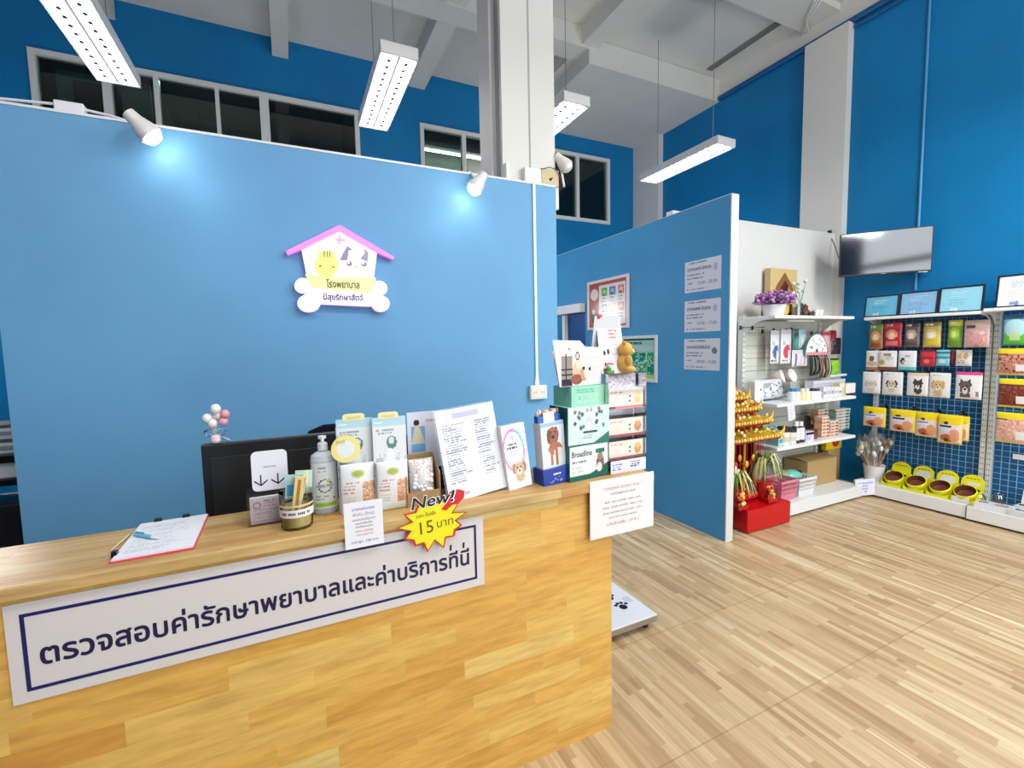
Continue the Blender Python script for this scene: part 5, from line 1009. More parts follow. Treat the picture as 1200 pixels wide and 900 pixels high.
def tins(px0, px1, top, n, y, cols, lb, grp):
    A = at(px0, 510, 'y', y); B = at(px1, 510, 'y', y); w = B.x-A.x; T = at((px0+px1)/2, top, 'y', y).z; h = (T-S2)/n
    words = ['lowest', 'second', 'third', 'fourth', 'fifth', 'sixth', 'seventh', 'eighth']
    for k in range(n):
        c = cols[k % len(cols)]; mb = carton(w*.96, .075, h*.94, art(('bg', c), ('rect', 0, .62, 1, .9, (236, 232, 222)), ('ell', .3, .45, .12, .3, (206, 110, 80)), ('rect', .7, .1, .9, .6, (90, 110, 100))), .011, side=tuple(int(q*.9) for q in c), top=(232, 228, 216))
        tag(mb.build('food_carton', loc=((A.x+B.x)/2+.006*(_h(k, px0)-.5), y, S2+k*h), rotz=.08*(_h(k, px0, 2)-.5)), '%s %s' % (lb, '%s from the bottom' % words[k] if 0 < k < n-1 else ('at the bottom' if k == 0 else 'at the top')), 'box', grp)
tins(953, 965, 479, 8, 2.93, [(216, 150, 110), (226, 170, 130)], 'salmon carton in the tallest rear stack of the lower shelf,', 'salmon cartons in the rear stack')
tins(958, 967, 488, 6, 2.81, [(222, 150, 120), (230, 176, 140)], 'salmon carton in the front left stack of the lower shelf,', 'salmon cartons in the front left stack')
tins(967.5, 978, 493, 5, 2.81, [(230, 160, 130), (224, 140, 110)], 'salmon carton in the front right stack of the lower shelf,', 'salmon cartons in the front right stack')
tins(974, 991, 479, 7, 2.94, [(150, 180, 170), (170, 196, 190)], 'grey-green carton in the right-hand stack of the lower shelf,', 'grey-green cartons in the right stack')
# ---- bottom deck of the left shelf
def basket(name, c, w, d, h, col, lb, rotz=0):
    t = thing(name, c, lb, 'basket', rotz=rotz); mb = MB(); f_ = .82
    mb.box(-w/2*f_, w/2*f_, -d/2*f_, d/2*f_, 0, .006, 'plastic', col)
    for a, ln in ((0, (w, d)), (pi/2, (d, w)), (pi, (w, d)), (-pi/2, (d, w))):
        W_, D_ = ln; mb.T = Matrix.Rotation(a, 4, 'Z')
        n_ = 9
        for k in range(n_+1): u = -1+2*k/n_; mb.tube([(u*W_/2*f_, -D_/2*f_, .004), (u*W_/2, -D_/2, h)], .004, 4, 'plastic', col, False)
        for q in range(5): r_ = f_+(1-f_)*q/4; z = h*q/4; mb.box(-W_/2*r_, W_/2*r_, -D_/2*r_-.003, -D_/2*r_+.003, z, z+.008+(.014 if q == 4 else 0), 'plastic', col)
        mb.box(-W_/2*.88, W_/2*.88, -D_/2*.86-.001, -D_/2*.86+.001, .01, h*.85, 'plastic', tuple(int(k*.93) for k in col))
    mb.build('basket_body', t); return t
basket('plastic_basket', (4.12, 2.765, DECK), .24, .20, .17, (226, 132, 150), 'pink plastic basket on the bottom deck of the pegboard shelf')
basket('plastic_basket', (4.40, 2.80, DECK), .26, .26, .155, (240, 240, 238), 'white plastic basket on the bottom deck beside the pink one')
mb = MB(); mb.ell((0, 0, .05), (.12, .09, .05), 14, 8, 'foil', (110, 190, 180)); mb.ell((-.07, .02, .06), (.08, .07, .04), 12, 8, 'foil', (130, 160, 110)); mb.ell((.07, -.03, .075), (.045, .03, .018), 10, 6, 'plastic', (20, 22, 26)); tag(mb.build('teal_bag', loc=(4.38, 2.83, DECK+.12)), 'crumpled teal and green bag heaped in the white basket', 'bag')
t = thing('cardboard_carton', (4.90, 2.95, DECK), 'brown cardboard box on the bottom deck beside the white basket', 'cardboard box')
MB().box(-.27, .22, -.13, .12, 0, .26, 'cardboard', (0, 0, 0), .002).build('box_body', t)
for sx_, r_ in ((0, .12), (1, -.1)):
    mb = MB(); mb.T = Matrix.Translation((0, -.13+.25*sx_, .262)) @ Matrix.Rotation(r_, 4, 'X'); mb.box(-.27, .22, 0 if not sx_ else -.12, .12 if not sx_ else 0, 0, .003, 'cardboard'); mb.build('flap', t)
c, z0, w, h = spot_px(968, 513, 986, 540, 'y', 3.03)
mb = carton(w, .05, h, art(('bg', (246, 200, 20)), ('rect', .2, .72, .85, .84, (60, 60, 50)), ('lines', .15, .5, .9, .68, 2, (90, 70, 30)), ('ell', .6, .25, .22, .18, (200, 50, 40)), ('ell', .6, .35, .1, .1, (230, 120, 60))), .01, side=(220, 176, 20)); tag(mb.build('yellow_box', loc=(c.x, 3.055, .40)), 'yellow box with a red emblem behind the cardboard box', 'box')
# support block the yellow box rests on
tag(MB().box(-.11, .11, -.03, .03, 0, .398, 'cardboard').build('cardboard_carton', loc=(c.x, 3.055, 0)), 'narrow brown carton under the yellow box', 'cardboard box')
p = at(1003, 583, 'y', 2.60)
a = at(1009, 583, 'x', 5.30); mb = MB(); mb.box(-.10, .10, -.001, 0, 0, .17, 'paper', (226, 228, 246)); mb.panel(.2, .17, .01, art(('bg', (230, 232, 248)), ('lines', .1, .15, .9, .85, 4, (170, 176, 226))), -.0015); tag(mb.build('shelf_note', loc=(5.235, 2.598, .022), rot=(radians(0), radians(-4), radians(-25))), 'white paper note taped to the shelf bases in the corner', 'note')

# ---- top of the left shelf: shrine picture, flowers, cups, figures
t = thing('deity_picture', (4.60, 3.10, S3+.001), 'gold plaque with a dark pointed-arch deity relief on the top shelf', 'religious picture')
mb = MB(); w, h = .42, .50; mb.box(-w/2, w/2, 0, .07, 0, h, 'gloss', (206, 176, 120), .006); mb.build('plaque', t)
mb = MB(); mb.prism([(-.15, .05), (.15, .05), (.15, .26), (.11, .34), (.05, .40), (0, .46), (-.05, .40), (-.11, .34), (-.15, .26)], -.010, 0, 'foil', (136, 92, 44)); mb.prism([(-.10, .06), (.10, .06), (.10, .24), (.06, .31), (0, .38), (-.06, .31), (-.10, .24)], -.013, -.010, 'gloss', (90, 40, 26)); mb.build('arch', t)
mb = MB(); mb.lathe([(.001, 0), (.07, 0), (.075, .03), (.05, .05), (.06, .09), (.04, .14), (.035, .17), (.03, .18), (.036, .21), (.02, .25), (.004, .30)], 14, 'foil', (150, 110, 60), (0, -.05, .02)); mb.build('figure', t, label='small gold deity figure')
t = thing('flower_pot', (4.16, 2.90, S3+.001), 'white pot of purple flowers at the left end of the top shelf', 'flowers')
mb = MB(); mb.lathe([(.001, 0), (.085, 0), (.105, .09), (.11, .105), (.10, .105), (.001, .09)], 18, 'gloss', (226, 218, 220)); mb.build('pot', t)
mb = MB()
for k in range(230):
    a = 2*pi*_h(k, 1); b = _h(k, 2); r_ = .21*math.sqrt(b); z = .12+.13*_h(k, 3)*(1-b*.5); c_ = ((150, 100, 156), (176, 124, 176), (120, 74, 130), (200, 160, 200))[k % 4]
    mb.ell((r_*cos(a), r_*sin(a)*.7, z), (.019, .018, .013), 5, 3, 'matte', c_)
mb.build('blossoms', t, label='purple blossoms')
mb = MB()
for k in range(14): a = 2*pi*k/14; mb.tube([(0, 0, .1), (.05*cos(a), .04*sin(a), .15), (.11*cos(a), .08*sin(a), .18)], .004, 4, 'matte', (90, 110, 70), False)
mb.build('stems', t)
def shelf3(name, cat, px, py0, y, build, lb, group=None):
    p = at(px, 370, 'y', y); h = at(px, py0, 'y', y).z-S3; return tag(build(h).build(name, loc=(p.x, y, S3+.001)), lb, cat, group)
shelf3('gold_bowl', 'bowl', 916, 358, 2.92, lambda h: MB().lathe([(.001, 0), (.04, 0), (.06, h*.3), (.062, h), (.055, h), (.001, h*.4)], 18, 'foil', (226, 176, 60)), 'small gold bowl beside the purple flowers')
shelf3('offering_glass', 'glass', 933, 356, 2.84, lambda h: MB().lathe([(.001, 0), (.05, 0), (.055, h), (.05, h), (.045, .01), (.001, .01)], 18, 'bagfilm').lathe([(.001, .012), (.043, .012), (.046, h*.7), (.001, h*.7)], 16, 'gloss', (170, 160, 140)), 'clear offering glass in front of the gold plaque')
shelf3('red_stand', 'stand', 926, 366, 2.95, lambda h: MB().box(-.16, .1, -.05, .05, 0, h, 'gloss', (110, 50, 30), .004).lathe([(.02, h), (.04, h+.07), (.03, h+.11), (.001, h+.12)], 12, 'foil', (200, 150, 60)), 'low dark red offering stand in front of the plaque')
shelf3('dark_figurine', 'figurine', 943, 356, 2.90, lambda h: MB().lathe([(.001, 0), (.05, 0), (.045, h*.4), (.025, h*.6), (.03, h*.8), (.001, h)], 12, 'gloss', (100, 64, 40)).box(-.08, .09, -.04, .04, 0, .02, 'gloss', (60, 40, 30)), 'small dark brown figurine right of the plaque')
shelf3('elephant_figurine', 'figurine', 951, 365, 2.84, lambda h: MB().ell((0, 0, h*.55), (.045, .02, h*.4), 12, 8, 'gloss', (50, 44, 40)).box(-.035, -.02, -.01, .01, 0, h*.4, 'gloss', (50, 44, 40)).box(.02, .035, -.01, .01, 0, h*.4, 'gloss', (50, 44, 40)).ell((.05, 0, h*.7), (.018, .014, h*.3), 8, 6, 'gloss', (44, 40, 36)), 'tiny black animal figurine on the top shelf')
for k, px in enumerate((956, 961)): shelf3('tea_cup', 'cup', px, 363.5, 2.84, lambda h: MB().lathe([(.001, 0), (.02, 0), (.034, h), (.03, h), (.001, h*.3)], 14, 'gloss', (240, 240, 236)), '%s white tea cup at the right of the top shelf' % ('left', 'right')[k], 'white tea cups')
t = thing('artificial_sprig', (at(938, 350, 'y', 3.0).x, 3.0, S3+.001), 'pale green leafy sprig standing beside the gold plaque', 'plant')
mb = MB(); mb.lathe([(.001, 0), (.03, 0), (.035, .1), (.02, .14)], 12, 'gloss', (150, 110, 60)); mb.build('vase', t)
mb = MB()
for k in range(9): a = 2*pi*_h(k, 5); e = (.1*cos(a), .05*sin(a), .22+.14*_h(k, 6)); mb.tube([(0, 0, .12), (e[0]*.4, e[1]*.4, .2), e], .003, 4, 'matte', (130, 160, 140), False); mb.ell(e, (.02, .02, .02), 8, 5, 'matte', (206, 220, 210))
mb.build('leaves', t)

# ============================================================ RED SHRINE AT THE PARTITION END
t = thing('red_cabinet', (3.66, 2.66, 0), 'glossy red box on the floor beside the white partition end', 'box')
MB().box(-.28, .28, -.125, .20, .005, .20, 'gloss', (190, 10, 18), .012).build('box_body', t); MB().box(-.27, .27, .0, .19, .2, .208, 'gloss', (150, 8, 14)).build('lid', t)
t = thing('spirit_shrine', (3.60, 2.92, 0), 'red and gold Chinese spirit shrine with tiered gold roofs on the floor', 'shrine')
red = (150, 18, 24); gold = (222, 166, 40)
mb = MB(); mb.box(-.34, .33, -.05, .19, 0, .21, 'gloss', red); mb.box(-.32, .30, -.22, .19, .215, .26, 'gloss', (190, 24, 26), .004); mb.box(-.28, .28, .10, .19, .26, .88, 'gloss', (120, 14, 20)); mb.box(-.28, -.25, -.1, .19, .26, .78, 'gloss', red); mb.box(.22, .25, -.1, .19, .26, .78, 'gloss', red); mb.build('shrine_body', t)
mb = MB()
for x in (-.22, -.08, .06, .20):
    mb.tube([(x, -.12, .26), (x, -.12, .76)], .013, 10, 'foil', gold)
    for z in (.27, .5, .74): mb.lathe([(.02, 0), (.024, .01), (.02, .02)], 10, 'foil', gold, (x, -.12, z))
mb.build('column', t, label='gold columns')
for k, (z, hw, d0) in enumerate(((.74, .36, .26), (.87, .29, .20), (.98, .22, .14), (1.08, .13, .09))):
    mb = MB(); mb.box(-hw, hw, -d0, .16, z, z+.03, 'gloss', (170, 30, 24))
    mb.add([(-hw, -d0-.02, z+.03), (hw, -d0-.02, z+.03), (hw*.72, .02, z+.10), (-hw*.72, .02, z+.10), (-hw, .16, z+.03), (hw, .16, z+.03)], [(0, 1, 2, 3), (3, 2, 5, 4), (0, 3, 4), (1, 5, 2)], 'gloss', (150, 60, 20))
    n_ = int(hw*2/.036)
    for q in range(n_+1):
        x = -hw+2*hw*q/n_; mb.ell((x, -d0-.02, z+.035), (.015, .013, .018), 8, 5, 'foil', gold if q % 2 else (240, 200, 90)); mb.tube([(x, -d0-.015, z+.045), (x*.72, .015, z+.105)], .006, 5, 'foil', (230, 180, 60), False)
    for sx_ in (-1, 1): mb.tube([(sx_*hw*.9, -d0, z+.04), (sx_*hw*1.05, -d0-.01, z+.07), (sx_*hw*1.1, -d0-.01, z+.12)], [.018, .014, .004], 6, 'foil', gold)
    for q in range(46): mb.ell((hw*(2*_h(q, k, 1)-1)*.95, -d0*(.2+.8*_h(q, k, 2)), z+.05+.05*_h(q, k, 3)), (.012+.012*_h(q, 4), .012, .010+.016*_h(q, 5)), 6, 4, 'foil', ((230, 180, 60), (240, 206, 90), (190, 110, 30), (250, 226, 150), (170, 40, 30))[q % 5])
    mb.tube([(-hw*.75, .02, z+.105), (hw*.75, .02, z+.105)], .018, 8, 'foil', (236, 190, 60)); mb.build('roof', t, label='gold ridged roof tier')
for k in range(16):
    a = _h(k, 1); c_ = (-.24+.46*a, -.16-.04*_h(k, 2), .44+.25*_h(k, 3)); mb = MB(); mb.ell(c_, (.024, .014, .034), 8, 5, 'foil', ((226, 170, 50), (190, 30, 30), (240, 206, 110), (206, 140, 40))[k % 4]); mb.tube([(c_[0], c_[1], c_[2]-.08), (c_[0], c_[1], .74)], .003, 4, 'foil', (206, 30, 30)); mb.build('lantern', t)
for k, (x, lb) in enumerate(((3.36, 'left'), (3.74, 'right'))):
    t = thing('lucky_ornament', (x, 2.585, .2085), '%s cluster of gold coin ornaments standing on the red box' % lb, 'ornament', 'gold coin ornaments')
    mb = MB()
    for q in range(22): a = 2*pi*_h(q, k+1); r_ = .06*_h(q, 3); mb.ell((r_*cos(a), r_*sin(a)*.6, .02+.14*_h(q, 5)), (.018, .012, .018), 8, 5, 'foil', ((226, 170, 50), (240, 200, 110), (200, 30, 34))[q % 3])
    mb.box(-.06, .06, -.02, .02, 0, .03, 'gloss', (170, 20, 24)); mb.build('coins', t)
    t = thing('ribbon_plant', (x+.045, 2.685, .2085), 'variegated ribbon-leaved plant in a pot on the %s of the red box' % lb, 'potted plant', 'variegated plants on the red box')
    MB().lathe([(.001, 0), (.05, 0), (.065, .13), (.07, .15), (.06, .15), (.001, .12)], 16, 'gloss', (196, 40, 44)).build('pot', t)
    mb = MB(); H_ = (.17, .27)[k]
    MB().tube([(0, 0, .1), (0, 0, H_)], .012, 6, 'matte', (120, 120, 60)).build('stem', t)
    for q in range(44):
        a = 2*pi*_h(q, 7+k); L_ = .13+.08*_h(q, 8); up = .06+.07*_h(q, 9); c_ = ((186, 180, 120), (110, 134, 56), (216, 208, 166), (70, 100, 44))[q % 4]
        pts = [Vector((L_*f*cos(a), L_*f*sin(a)*.7, H_+up*sin(f*pi*1.05)*1.2-.05*f**3)) for f in (0, .25, .5, .75, 1)]; nrm = Vector((-sin(a), cos(a), .3))*.008
        vs = []
        for i_, p_ in enumerate(pts): ww = nrm*(1, 1.2, 1.1, .8, .2)[i_]; vs += [p_-ww, p_+ww+Vector((0, 0, .003))]
        mb.add(vs, [(2*i_, 2*i_+1, 2*i_+3, 2*i_+2) for i_ in range(4)], 'matte', c_)
    mb.build('leaves', t, label='cream and green ribbon leaves')

# ============================================================ RIGHT-HAND WALL
# television on its swing arm
tv = thing('television', (0, 0, 0), 'black wall-mounted television tilted out from the right-hand wall', 'television')
A, B = Vector((5.15, 2.885, 0)), Vector((5.62, 2.31, 0)); c = (A+B)/2; L = (B-A).length; ang = math.atan2(B.y-A.y, B.x-A.x)
tv.location = (c.x, c.y, 2.265); tv.rotation_euler = (0, 0, ang)
MB().box(-L/2, L/2, -.004, .03, 0, .43, 'plastic', (14, 14, 15), .004).build('casing', tv)
MB().box(-L/2+.009, L/2-.009, -.006, -.004, .016, .421, 'tv_screen').build('screen', tv, label='glossy dark screen')
mb = MB(); mb.box(-.02, .02, -.0052, -.004, .004, .010, 'gloss', (150, 150, 150)); mb.box(L/2-.10, L/2-.03, -.0055, .0, -.006, .0, 'gloss', (206, 210, 214)); mb.build('badge', tv)
mb = MB(); 
d_ = Matrix.Rotation(-ang, 4, 'Z') @ Vector((XR-c.x, -.02, 0)); mb.T = Matrix.Identity(4); mb.tube([(0, .03, .22), (0, .09, .22), (d_.x, d_.y, .22)], .018, 8, 'metal', (50, 50, 54)); mb.build('wall_arm', tv)
p = at(972, 271, 'x', 5.59); q = at(984, 305, 'x', 5.45); r = at(985, 318, 'x', 5.3)
mb = MB(); mb.box(p.x-.01, p.x+.02, p.y-.02, p.y+.02, p.z-.03, p.z+.01, 'plastic', (30, 26, 24), .004); mb.tube([(p.x, p.y, p.z-.02), at(979, 290, 'x', 5.50), q, r], .006, 6, 'plastic', (90, 92, 96)); tag(mb.build('television_cable', loc=tuple(p), world=True), 'thin cable from a black plug on the white pilaster to the television', 'cable')
# framed certificates on top of the shelves
def cert(b, z, bg, hl, lb, frame=(16, 22, 40)):
    a = at(b[0], (b[1]+b[3])/2, 'x', 5.52); e = at(b[2], (b[1]+b[3])/2, 'x', 5.52); w = a.y-e.y; h = at((b[0]+b[2])/2, b[1], 'x', 5.52).z-z
    t = thing('certificate_frame', (5.50, (a.y+e.y)/2, z), lb, 'framed certificate', 'framed certificates above the shelves', rotz=RW, rot=(radians(-7), 0, RW))
    mb = MB(); f_ = .014
    for x0, x1, z0, z1 in ((-w/2, w/2, 0, f_), (-w/2, w/2, h-f_, h), (-w/2, -w/2+f_, f_, h-f_), (w/2-f_, w/2, f_, h-f_)): mb.box(x0, x1, -.008, .008, z0, z1, 'gloss', frame, .002)
    mb.build('frame', t); mb = MB(); mb.box(-w/2+f_, w/2-f_, -.002, .006, f_, h-f_, 'gloss', bg); mb.panel(w-2*f_, h-2*f_, .008, art(('bg', bg), ('lines', .25, .6, .75, .85, 4, tuple(int(q*.5+r*.5) for q, r in zip(bg, hl))), ('lines', .2, .2, .8, .52, 5, tuple(int(q*.88) for q in bg)), ('ell', .3, .08, .06, .06, hl), ('ell', .4, .06, .04, .1, hl)), -.0025, z0=f_, mat='gloss'); mb.build('certificate', t)
    return t
cert((1014, 346, 1054, 371), 1.846, (96, 178, 216), (206, 232, 242), 'smallest blue certificate, leftmost above the wire grid shelf')
cert((1055, 341, 1100, 368), 1.846, (130, 176, 222), (190, 214, 240), 'middle blue certificate above the wire grid shelf')
cert((1101, 335, 1154, 365), 1.846, (140, 200, 230), (206, 232, 244), 'largest blue certificate, third above the wire grid shelf')
cert((1168, 320, 1232, 361), 1.863, (232, 234, 240), (120, 140, 190), 'white certificate in a black frame at the right edge of the photo')
for k, (y_, lb) in enumerate(((1.60, 'left'), (1.52, 'right'))): pass
tag(MB().box(-.05, .05, -.01, .01, 0, .03, 'acrylic').build('shelf_label_clip', loc=(5.41, 2.66, 1.846), rotz=RW), 'clear label clip at the far end of the certificate shelf', 'label clip')
# hanging bags
def hang2(name, cat, b, x, d, artw, edge, lb, group, G=None, cell=.009, mat='foil', tilt=0):
    c, z0, w, h = spot_px(*b, 'x', x); mb = pouch(w, h, d, artw, cell, mat, edge)
    o = tag(mb.build(name, loc=(x, c.y, z0), rot=(0, radians(tilt), RW)), lb, cat, group)
    G = G or (G2 if c.y > 1.85 else G3); gy = G.location.y; hook(G, gy-c.y, z0+h-.006, 5.69-x-.04, (176, 176, 176)); return o
def treat(bg, top, img, accent=None): return art(('bg', bg), ('rect', 0, .8, 1, 1, top), ('ell', .5, .52, .33, .2, img), ('ell', .5, .48, .18, .12, tuple(min(255, q+40) for q in img)), ('rect', .15, .06, .85, .24, accent or top), ('lines', .15, .83, .85, .95, 1, (240, 236, 220)))
r1 = 'treat bags on the top row of the wire grid'
hang2('treat_bag', 'treat bag', (1019, 380, 1035, 409), 5.50, .05, treat((150, 110, 80), (110, 150, 60), (206, 160, 110), (150, 70, 40)), (110, 90, 70), 'green and brown treat bag, first on the top row', r1)
hang2('treat_bag', 'treat bag', (1036, 378, 1057, 407), 5.50, .06, treat((170, 34, 50), (190, 50, 60), (220, 150, 120), (206, 120, 120)), (120, 24, 34), 'red treat bag, second on the top row', r1)
hang2('treat_bag', 'treat bag', (1060, 378, 1078, 407), 5.50, .05, treat((110, 92, 86), (70, 60, 64), (190, 170, 150), (90, 74, 70)), (70, 60, 60), 'dark grey treat bag with a tan picture, third on the top row', r1)
hang2('treat_bag', 'treat bag', (1082, 377, 1103, 407), 5.50, .06, treat((206, 176, 80), (130, 120, 60), (226, 200, 160), (216, 190, 60)), (170, 150, 80), 'yellow-tan treat bag, fourth on the top row', r1)
hang2('treat_bag', 'treat bag', (1111, 375, 1128, 407), 5.50, .06, treat((120, 170, 50), (206, 206, 30), (170, 200, 70), (110, 150, 40)), (130, 110, 50), 'lime green treat bag, fifth on the top row', r1)
hang2('treat_bag', 'treat bag', (1130, 375, 1160, 407), 5.46, .05, art(('bg', (200, 160, 156)), ('rect', 0, .62, 1, 1, (176, 150, 136)), ('lines', .1, .66, .7, .86, 1, (60, 50, 60)), ('spots', .05, .05, .95, .6, 14, [(214, 150, 146), (190, 130, 130), (224, 190, 186)]), ('ell', .55, .3, .2, .15, (220, 150, 150))), (176, 130, 130), 'wide pinkish grey treat bag, sixth on the top row', r1)
hang2('treat_bag', 'treat bag', (1176, 369, 1206, 404), 5.44, .05, art(('bg', (110, 176, 200)), ('rect', 0, 0, 1, .38, (90, 180, 60)), ('ell', .5, .55, .45, .3, (170, 214, 226)), ('rect', .3, .15, .7, .42, (190, 220, 150)), ('rect', 0, .85, 1, 1, (40, 90, 120))), (60, 120, 110), 'blue and green treat bag at the right edge, top row', r1, G3)
r2 = 'small pouches on the second row of the wire grid'
wt = (236, 234, 230)
hang2('cat_pouch', 'pouch', (1015, 411, 1031, 434), 5.50, .03, art(('bg', wt), ('rect', 0, 0, 1, .16, (190, 120, 70)), ('ell', .45, .6, .2, .15, (120, 90, 80)), ('ell', .5, .35, .35, .12, (206, 170, 140))), (206, 200, 196), 'white pouch with an orange foot, first on the second row', r2)
hang2('cat_pouch', 'pouch', (1030, 411, 1051, 434), 5.48, .03, art(('bg', wt), ('rect', 0, 0, 1, .18, (130, 60, 50)), ('ell', .2, .4, .15, .14, (170, 160, 90)), ('ell', .6, .62, .25, .1, (206, 190, 180)), ('lines', .3, .7, .9, .9, 1, (150, 120, 110))), (206, 200, 196), 'white pouch with a brown foot, second on the second row', r2)
hang2('cat_pouch', 'pouch', (1053, 411, 1074, 434), 5.48, .03, art(('bg', (234, 238, 242)), ('rect', 0, 0, 1, .2, (90, 196, 206)), ('ell', .28, .48, .13, .16, (60, 44, 40)), ('ell', .32, .42, .06, .08, (220, 190, 160)), ('lines', .4, .62, .9, .8, 1, (150, 160, 170))), (206, 210, 212), 'white pouch with a turquoise foot, third on the second row', r2)
hang2('treat_pouch', 'pouch', (1078, 410, 1096, 429), 5.50, .03, art(('bg', (190, 44, 54)), ('rect', 0, .45, 1, .55, (110, 20, 30)), ('rect', 0, .9, 1, 1, (90, 20, 26)), ('ell', .5, .3, .2, .12, (226, 120, 120))), (110, 24, 30), 'red pouch, fourth on the second row', r2)
hang2('treat_pouch', 'pouch', (1097, 410, 1113, 429), 5.50, .03, art(('bg', (110, 190, 206)), ('rect', 0, .78, 1, .9, (60, 90, 100)), ('rect', 0, .5, 1, .6, (60, 120, 140)), ('ell', .5, .3, .25, .15, (200, 226, 230))), (70, 120, 130), 'turquoise pouch, fifth on the second row', r2)
hang2('treat_pouch', 'pouch', (1112.5, 410, 1119, 428), 5.53, .03, art(('bg', (120, 20, 30)), ('ell', .5, .5, .3, .2, (150, 40, 50))), (90, 16, 24), 'narrow dark red pouch behind the turquoise one', r2)
hang2('treat_pouch', 'pouch', (1120, 410, 1139, 429), 5.50, .03, art(('bg', (228, 220, 206)), ('ell', .3, .62, .15, .18, (206, 160, 110)), ('ell', .65, .62, .15, .18, (190, 150, 110)), ('lines', .15, .15, .85, .42, 2, (120, 110, 100))), (206, 196, 186), 'cream pouch with two small pets, last on the second row', r2)
r3 = 'white food bags printed with pets on the third row'
def dogbag(f, band=None): return art(('bg', (238, 236, 234)), ('lines', .2, .86, .8, .94, 1, (150, 150, 140)), *( [('rect', 0, .9, 1, 1, band)] if band else []), *f, ('rect', 0, 0, 1, .06, (226, 222, 216)))
A_ = .72
hang2('pet_food_bag', 'pet food bag', (1011, 436, 1032, 461), 5.46, .035, dogbag(face(.5, .42, .26, A_, (206, 196, 186), (190, 176, 160))), (214, 212, 206), 'white bag with a pale fluffy dog, first on the third row', r3, tilt=0)
hang2('pet_food_bag', 'pet food bag', (1034, 436, 1058, 463), 5.46, .035, dogbag(face(.5, .46, .22, .9, (214, 190, 166), (60, 40, 36), (236, 230, 226))), (214, 212, 206), 'white bag with a black-eared terrier, second on the third row', r3)
hang2('pet_food_bag', 'pet food bag', (1063, 437, 1088, 464), 5.46, .035, dogbag(face(.55, .48, .24, .9, (70, 56, 54), (50, 38, 40), (230, 224, 220), True), (226, 190, 150)), (214, 212, 206), 'white bag with a black and white prick-eared dog, third on the third row', r3)
hang2('pet_food_bag', 'pet food bag', (1089, 437, 1114, 466), 5.46, .035, dogbag(face(.45, .48, .26, .9, (214, 176, 120), (206, 160, 100))), (214, 212, 206), 'white bag with a golden puppy, fourth on the third row', r3)
hang2('pet_food_bag', 'pet food bag', (1120, 436, 1151, 468), 5.44, .04, dogbag([*face(.4, .42, .26, 1, (100, 84, 84), (70, 56, 60), (236, 226, 216), True), ('ell', .86, .2, .06, .1, (150, 120, 130))], (214, 60, 130)), (214, 212, 206), 'white bag with a pink top and a dark cat, last on the third row', r3)
r4 = 'yellow treat bags on the fourth row'
yb = art(('bg', (236, 206, 206)), ('rect', 0, .68, 1, 1, (244, 204, 20)), ('ell', .36, .56, .3, .12, (236, 226, 240)), ('rect', .12, .58, .62, .63, (30, 40, 110)), ('ell', .36, .72, .1, .05, (60, 50, 40)), ('ell', .45, .2, .3, .14, (190, 96, 60)), ('ell', .4, .14, .08, .07, (90, 40, 30)), ('ell', .72, .3, .2, .22, (224, 150, 110)), ('rect', 0, 0, 1, .05, (240, 196, 60)), ('fn', lambda u, v: (240, 200, 40) if u > .93 or u < .05 else None))
for k, (b, x, lb) in enumerate((((1012, 477, 1038, 500), 5.44, 'first'), ((1043, 480, 1073, 506), 5.44, 'second'), ((1073, 483, 1100, 512), 5.44, 'third'), ((1099, 486, 1128, 520), 5.42, 'fourth'))):
    hang2('yellow_treat_bag', 'treat bag', b, x, .05, yb, (226, 180, 40), 'yellow-topped treat bag hanging %s on the fourth row' % lb, r4)
for b, x, lb in (((1056, 481, 1079, 505), 5.52, 'second'), ((1082, 484, 1104, 510), 5.52, 'third'), ((1108, 487, 1136, 516), 5.51, 'fourth'), ((1022, 478, 1037, 498), 5.52, 'first')): hang2('yellow_treat_bag', 'treat bag', b, x, .05, yb, (214, 166, 40), 'yellow treat bag half hidden behind the %s one of the fourth row' % lb, 'rear yellow treat bags on the fourth row')
mt = lambda c1, c2: art(('bg', c1), ('rect', 0, .8, 1, 1, (240, 206, 30)), ('rect', 0, 0, 1, .08, (230, 200, 90)), ('spots', .06, .1, .94, .76, 19, [c1, c2, tuple(min(255, q+30) for q in c1)]), ('rect', .55, .15, .8, .4, (240, 236, 230)), ('rect', .0, .76, .3, .8, (60, 50, 30)))
hang2('jerky_bag', 'treat bag', (1169, 408, 1212, 440), 5.46, .05, mt((190, 130, 110), (120, 40, 40)), (226, 190, 80), 'yellow-topped bag of dark red jerky at the right edge, upper', 'jerky bags on the right-hand shelf', G3)
hang2('jerky_bag', 'treat bag', (1170, 444, 1212, 478), 5.46, .05, mt((120, 54, 36), (90, 34, 26)), (220, 180, 70), 'yellow-topped bag of brown jerky at the right edge, middle', 'jerky bags on the right-hand shelf', G3)
hang2('jerky_bag', 'treat bag', (1167, 484, 1212, 520), 5.46, .05, mt((226, 170, 150), (214, 140, 126)), (226, 176, 90), 'yellow-topped bag of pale pink jerky at the right edge, lowest', 'jerky bags on the right-hand shelf', G3)
c = at(1197, 537, 'x', 5.62); tag(MB().box(-.06, .06, -.004, 0, 0, .045, 'plastic', (232, 234, 236), .002).build('price_plate', loc=(5.645, c.y, c.z-.02), rotz=RW), 'small white price plate on the wire grid at the right edge', 'label')
